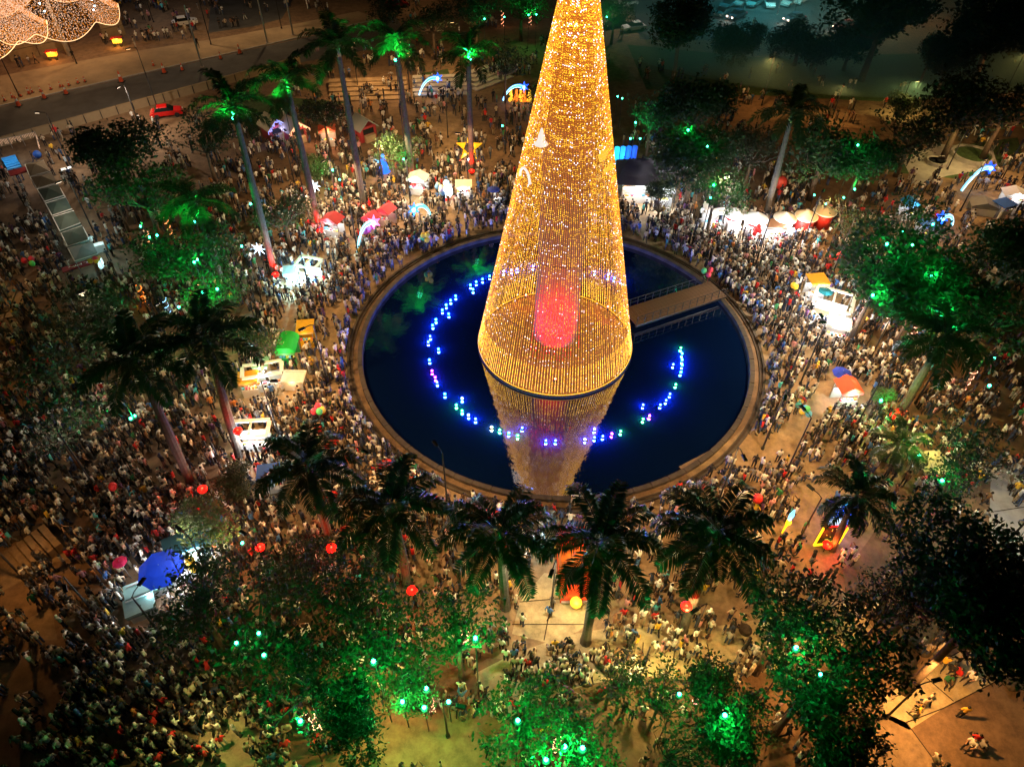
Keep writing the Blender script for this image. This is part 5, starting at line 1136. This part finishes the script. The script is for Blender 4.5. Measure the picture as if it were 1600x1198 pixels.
def free(p):
    r = math.hypot(p.x, p.y)
    if r < 19.6: return False
    return not bool(np.any((BX-p.x)**2+(BY-p.y)**2 < BR**2))
cells = {}
def spaced(p, d):
    k = (int(p.x//1), int(p.y//1))
    for a in (-1, 0, 1):
        for b in (-1, 0, 1):
            for q in cells.get((k[0]+a, k[1]+b), ()):
                if (q[0]-p.x)**2+(q[1]-p.y)**2 < d*d: return False
    cells.setdefault(k, []).append((p.x, p.y)); return True
SPEC = [  # picked out one by one in the photograph
 (946, 1044, 'standing', 'red', 'dress', 'woman'), (913, 1040, 'standing', 'white', 3, ''), (944, 1022, 'standing', 'black', 0, ''), (1260, 718, 'walking', 'white', 1, ''), (857, 965, 'walking', 'blue', 0, ''), (862, 950, 'standing', 'grey', 0, ''), (1021, 1020, 'walking', 'white', 3, ''), (1030, 1022, 'walking', 'pink', 3, ''), (1038, 1015, 'walking', 'white', 1, ''),
 (988, 1000, 'standing', 'blue', 0, ''), (953, 1000, 'standing', 'orange', 3, ''), (993, 1012, 'standing', 'yellow', 3, ''), (1034, 985, 'standing', 'white', 5, ''), (1043, 990, 'sitting', 'white', 5, ''), (1467, 1043, 'walking', 'yellow', 0, ''), (1497, 1035, 'standing', 'white', 0, ''), (1475, 1066, 'sitting', 'green', 0, ''), (1492, 1056, 'sitting', 'red', 0, ''), (1512, 1062, 'sitting', 'white', 0, ''), (1482, 1050, 'sitting', 'black', 0, ''),
 (1444, 1098, 'walking', 'beige', 1, ''), (1436, 1106, 'walking', 'beige', 3, ''), (1426, 1118, 'walking', 'yellow', 3, ''), (1496, 1120, 'standing', 'yellow', 0, ''), (1512, 1166, 'sitting', 'white', 0, ''), (1528, 1168, 'sitting', 'grey', 0, ''), (1520, 1158, 'sitting', 'red', 0, ''), (1455, 1190, 'sitting', 'beige', 3, ''), (1596, 820, 'walking', 'blue', 1, ''), (1583, 768, 'walking', 'white', 1, ''), (1578, 728, 'standing', 'red', 0, ''), (1225, 1150, 'walking', 'black', 0, ''), (1252, 1150, 'standing', 'brown', 0, ''),
 (317, 1178, 'standing', 'red', 0, ''), (340, 1172, 'standing', 'white', 1, ''), (352, 1164, 'standing', 'red', 5, ''), (495, 1170, 'standing', 'red', 0, ''), (499, 1160, 'standing', 'red', 3, ''), (527, 1162, 'standing', 'red', 0, ''), (533, 1172, 'standing', 'red', 1, ''), (452, 1172, 'standing', 'red', 3, ''), (506, 1128, 'standing', 'black', 0, ''), (432, 1192, 'standing', 'blue', 0, ''), (833, 1030, 'standing', 'beige', 3, ''), (876, 1015, 'sitting', 'navy', 0, ''), (888, 1008, 'sitting', 'black', 0, ''), (866, 1012, 'sitting', 'yellow', 0, ''), (893, 1016, 'sitting', 'beige', 1, ''),
 (898, 782, 'sitting', 'white', 5, ''), (908, 782, 'sitting', 'white', 1, ''), (916, 783, 'sitting', 'black', 0, ''), (1090, 985, 'standing', 'pink', 3, ''), (1067, 1010, 'standing', 'pink', 3, ''), (1253, 832, 'standing', 'green', 0, ''), (1226, 862, 'standing', 'beige', 3, ''), (1243, 866, 'standing', 'green', 1, ''), (1288, 800, 'raising a phone', 'blue', 0, ''), (1300, 788, 'standing', 'blue', 0, ''), (1345, 826, 'sitting', 'black', 0, ''), (1338, 820, 'standing', 'purple', 0, ''), (1213, 722, 'standing', 'white', 0, ''), (1176, 730, 'standing', 'black', 0, ''), (1186, 735, 'standing', 'white', 0, ''), (600, 190, 'walking', 'white', 0, ''), (130, 248, 'walking', 'brown', 0, ''), (86, 242, 'standing', 'yellow', 0, ''),
 (117, 95, 'walking', 'black', 0, ''), (310, 75, 'walking', 'black', 0, ''), (1336, 682, 'walking', 'white', 0, ''), (1365, 700, 'walking', 'black', 0, ''), (1340, 668, 'standing', 'grey', 1, '')]
CMAP = {n: c for n, c, _ in PAL}
it = []
def put_person(p, pose, colname, tro, rz, px, py):
    dress = tro == 'dress'; me = DRESS if dress else PM[pose, tro]
    o = link('person', me, None, (p.x, p.y, 0.0 if math.hypot(p.x, p.y) > 18.6 else .0), rz); s = random.uniform(.92, 1.06); o.scale = (s, s, s)
    j = random.uniform(.8, 1.2); o.color = (*[min(.85, x*j) for x in CMAP[colname]], 1)
    rel, lm = near_label(px, py, LM); what = 'dress' if dress else 'shirt'
    o['category'] = 'person'; o['group'] = 'people in the plaza'
    full = f"person in {colname} {what}{'' if dress else ' and '+TRO[tro][0]+' trousers'} {pose} {rel} {lm}"
    if len(full.split()) > 13: full = f"person in {colname} {what} {pose} {rel} {lm}"
    it.append((px, o, full))
NIND = 0
for (px, py, pose, cn, tro, _) in SPEC:
    p = at(px, py); spaced(p, .3)
    put_person(p, pose, cn, tro, random.uniform(0, 6.28), px, py); NIND += 1
pts = []
tries = 0
TOTAL = float(DENS.sum())*2.0
from mathutils import noise as mn
while len(pts) < TOTAL and tries < 40000:
    tries += 1; px, py = random.uniform(-30, 1630), random.uniform(0, 1215)
    c0 = at(px, py); w = mn.noise((c0.x*.22, c0.y*.22, 3.1))*.5+.5
    if random.random() > dens(px, py)/92*(.22+1.6*w*w): continue
    n = random.choice((1, 2, 2, 3, 3, 4, 5)); ctr = c0
    for k in range(n):
        p = ctr if n == 1 else ctr+Vector((random.gauss(0, .38), random.gauss(0, .38), 0)); px, py = pix(p)
        if any(inside(px, py, c_) for c_ in CLEAR): continue
        if not free(p) or not spaced(p, .31): continue
        rz = random.uniform(0, 6.28) if n == 1 else math.atan2(ctr.y-p.y, ctr.x-p.x)-PI/2+random.gauss(0, .5)
        if random.random() < .25: rz = math.atan2(-p.y, -p.x)-PI/2+random.gauss(0, .4)      # looking at the tree
        pts.append(((p-CAM).length, p, px, py, rz))
pts.sort(key=lambda t: t[0])
inview = 0; rest = []
for d, p, px, py, rz in pts:
    if NIND < 298 and 5 < px < 1595 and py < 1190:
        ps = random.choices(POSES, [40, 26, 8, 10, 6, 4])[0]; cn = PAL[RNG.choice(len(PAL), p=PW)][0]
        put_person(p, ps, cn, random.choices(range(6), [30, 25, 18, 12, 10, 5])[0], rz, px, py); NIND += 1
    else: rest.append((p, rz))
uniq(it)
# the rest of the crowd: one mesh
def lowpoly(pose):
    J = skeleton(pose); q = MB(); V = lambda k: Vector(J[k])
    def seg(a, b, ra, rb, m, n=5, cap=True): q.tube([a, b], [ra, rb], n, m, cap)
    for k in 'lr':
        seg(V('hp'+k), V('kn'+k), .095, .07, 1, 5, False); seg(V('kn'+k), V('an'+k), .07, .05, 1, 5, False); q.box(tuple((V('an'+k)+V('to'+k))/2), (.09, .24, .08), 0, 4)
        seg(V('sh'+k), V('el'+k), .065, .05, 0, 4, False); seg(V('el'+k), V('ha'+k), .045, .035, 2, 4)
    a, b = V('pel')-Vector((0, 0, .08)), V('nck'); n = 8; lv = [(a, .15, .11), (V('spn'), .145, .10), (V('chs'), .19, .125), (V('nck')-Vector((0, 0, .04)), .10, .08)]
    vs = [c+Vector((rx*math.cos(2*PI*k/n), ry*math.sin(2*PI*k/n), 0)) for c, rx, ry in lv for k in range(n)]
    q.add(vs, [(j*n+k, j*n+(k+1) % n, (j+1)*n+(k+1) % n, (j+1)*n+k) for j in range(3) for k in range(n)]+[tuple(3*n+k for k in range(n))], 0)
    h = V('hd')+Vector((0, 0, .04)); nf = len(q.f); q.ball(h, .115, 8, 5, 3, 1.15)
    for i in range(nf, len(q.f)):
        c = sum((Vector(q.v[v]) for v in q.f[i]), Vector())/len(q.f[i])
        if c.y-h.y > .04 and c.z-h.z < .04: q.m[i] = 2
    return q
LP = []
for ps in POSES:
    q = lowpoly(ps); F = []; mm = []
    for f, m in zip(q.f, q.m):
        for k in range(1, len(f)-1): F.append((f[0], f[k], f[k+1])); mm.append(m)
    LP.append((np.array(q.v, np.float32), np.array(F, np.int32), np.array(mm)))
AV, AF, AC = [], [], []; base = 0
TC = np.array([c for _, c in TRO]); SCOL = np.array(SKIN); PC = np.array([p[1] for p in PAL])
for (p, rz) in rest:
    V, F, mm = LP[RNG.choice(len(LP), p=[.44, .26, .1, .1, .06, .04])]; s = RNG.uniform(.9, 1.06) if RNG.random() > .1 else RNG.uniform(.6, .8); a = rz; c_, s_ = math.cos(a), math.sin(a)
    X = V*s; AV.append(np.stack([X[:, 0]*c_-X[:, 1]*s_+p.x, X[:, 0]*s_+X[:, 1]*c_+p.y, X[:, 2]], 1)); AF.append(F+base); base += len(V)
    tab = np.zeros((5, 4), np.float32); tab[:, 3] = 1; tab[0, :3] = PC[RNG.choice(len(PAL), p=PW)]*RNG.uniform(.75, 1.2); tab[1, :3] = TC[RNG.choice(6, p=[.3, .25, .18, .12, .1, .05])]; tab[2, :3] = SCOL[RNG.integers(4)]; tab[3, :3] = (.012, .009, .008) if RNG.random() > .12 else tab[0, :3]; tab[4, :3] = (.05, .05, .05)
    AC.append(tab[mm])
AV = np.concatenate(AV); AF = np.concatenate(AF); AC = np.minimum(np.concatenate(AC), .85)
me = bpy.data.meshes.new('crowd'); nf = len(AF)
me.vertices.add(len(AV)); me.vertices.foreach_set('co', AV.ravel().astype(np.float32)); me.loops.add(nf*3); me.loops.foreach_set('vertex_index', AF.ravel()); me.polygons.add(nf); me.polygons.foreach_set('loop_start', np.arange(0, nf*3, 3, dtype=np.int32)); me.update(calc_edges=True)
at_ = me.attributes.new('cloth_colour', 'FLOAT_COLOR', 'FACE'); at_.data.foreach_set('color', AC.ravel().astype(np.float32))
cm = bpy.data.materials.new('crowd clothes'); cm.use_nodes = True; n_ = cm.node_tree; an = n_.nodes.new('ShaderNodeAttribute'); an.attribute_name = 'cloth_colour'; n_.links.new(an.outputs['Color'], n_.nodes['Principled BSDF'].inputs['Base Color']); n_.nodes['Principled BSDF'].inputs['Roughness'].default_value = .85
me.materials.append(cm); cr = link('crowd', me); stuff(cr); cr['label'] = 'dense evening crowd filling the plaza round the pond'
print('people', NIND, 'crowd', len(rest), 'tris', nf)

# ------------------------------------------------------------------ smoke
hm = bpy.data.materials.new('thin night haze'); hm.use_nodes = True; t_ = hm.node_tree; t_.nodes.remove(t_.nodes['Principled BSDF'])
pv = t_.nodes.new('ShaderNodeVolumePrincipled'); pv.inputs['Density'].default_value = .0005; pv.inputs['Color'].default_value = (.75, .85, .88, 1); pv.inputs['Anisotropy'].default_value = 0
t_.links.new(pv.outputs[0], t_.nodes['Material Output'].inputs['Volume'])

# a low bank of drifting smoke over the far lawn, lens shaped so that it thins to nothing at its rim
mm_ = hm.copy(); mm_.name = 'drifting smoke'; v_ = [n for n in mm_.node_tree.nodes if n.type == 'PRINCIPLED_VOLUME'][0]; v_.inputs['Density'].default_value = .02; v_.inputs['Color'].default_value = (.4, .8, .82, 1)
c = at(1330, 105); ms_ = MB().ball((0, 0, 0), 1, 32, 16).obj('smoke', mm_, None, True); ms_.location = (c.x, c.y, 7.5); ms_.scale = (46, 24, 7.2); stuff(ms_); ms_['label'] = 'teal drifting smoke over the dark far lawn below the car park'
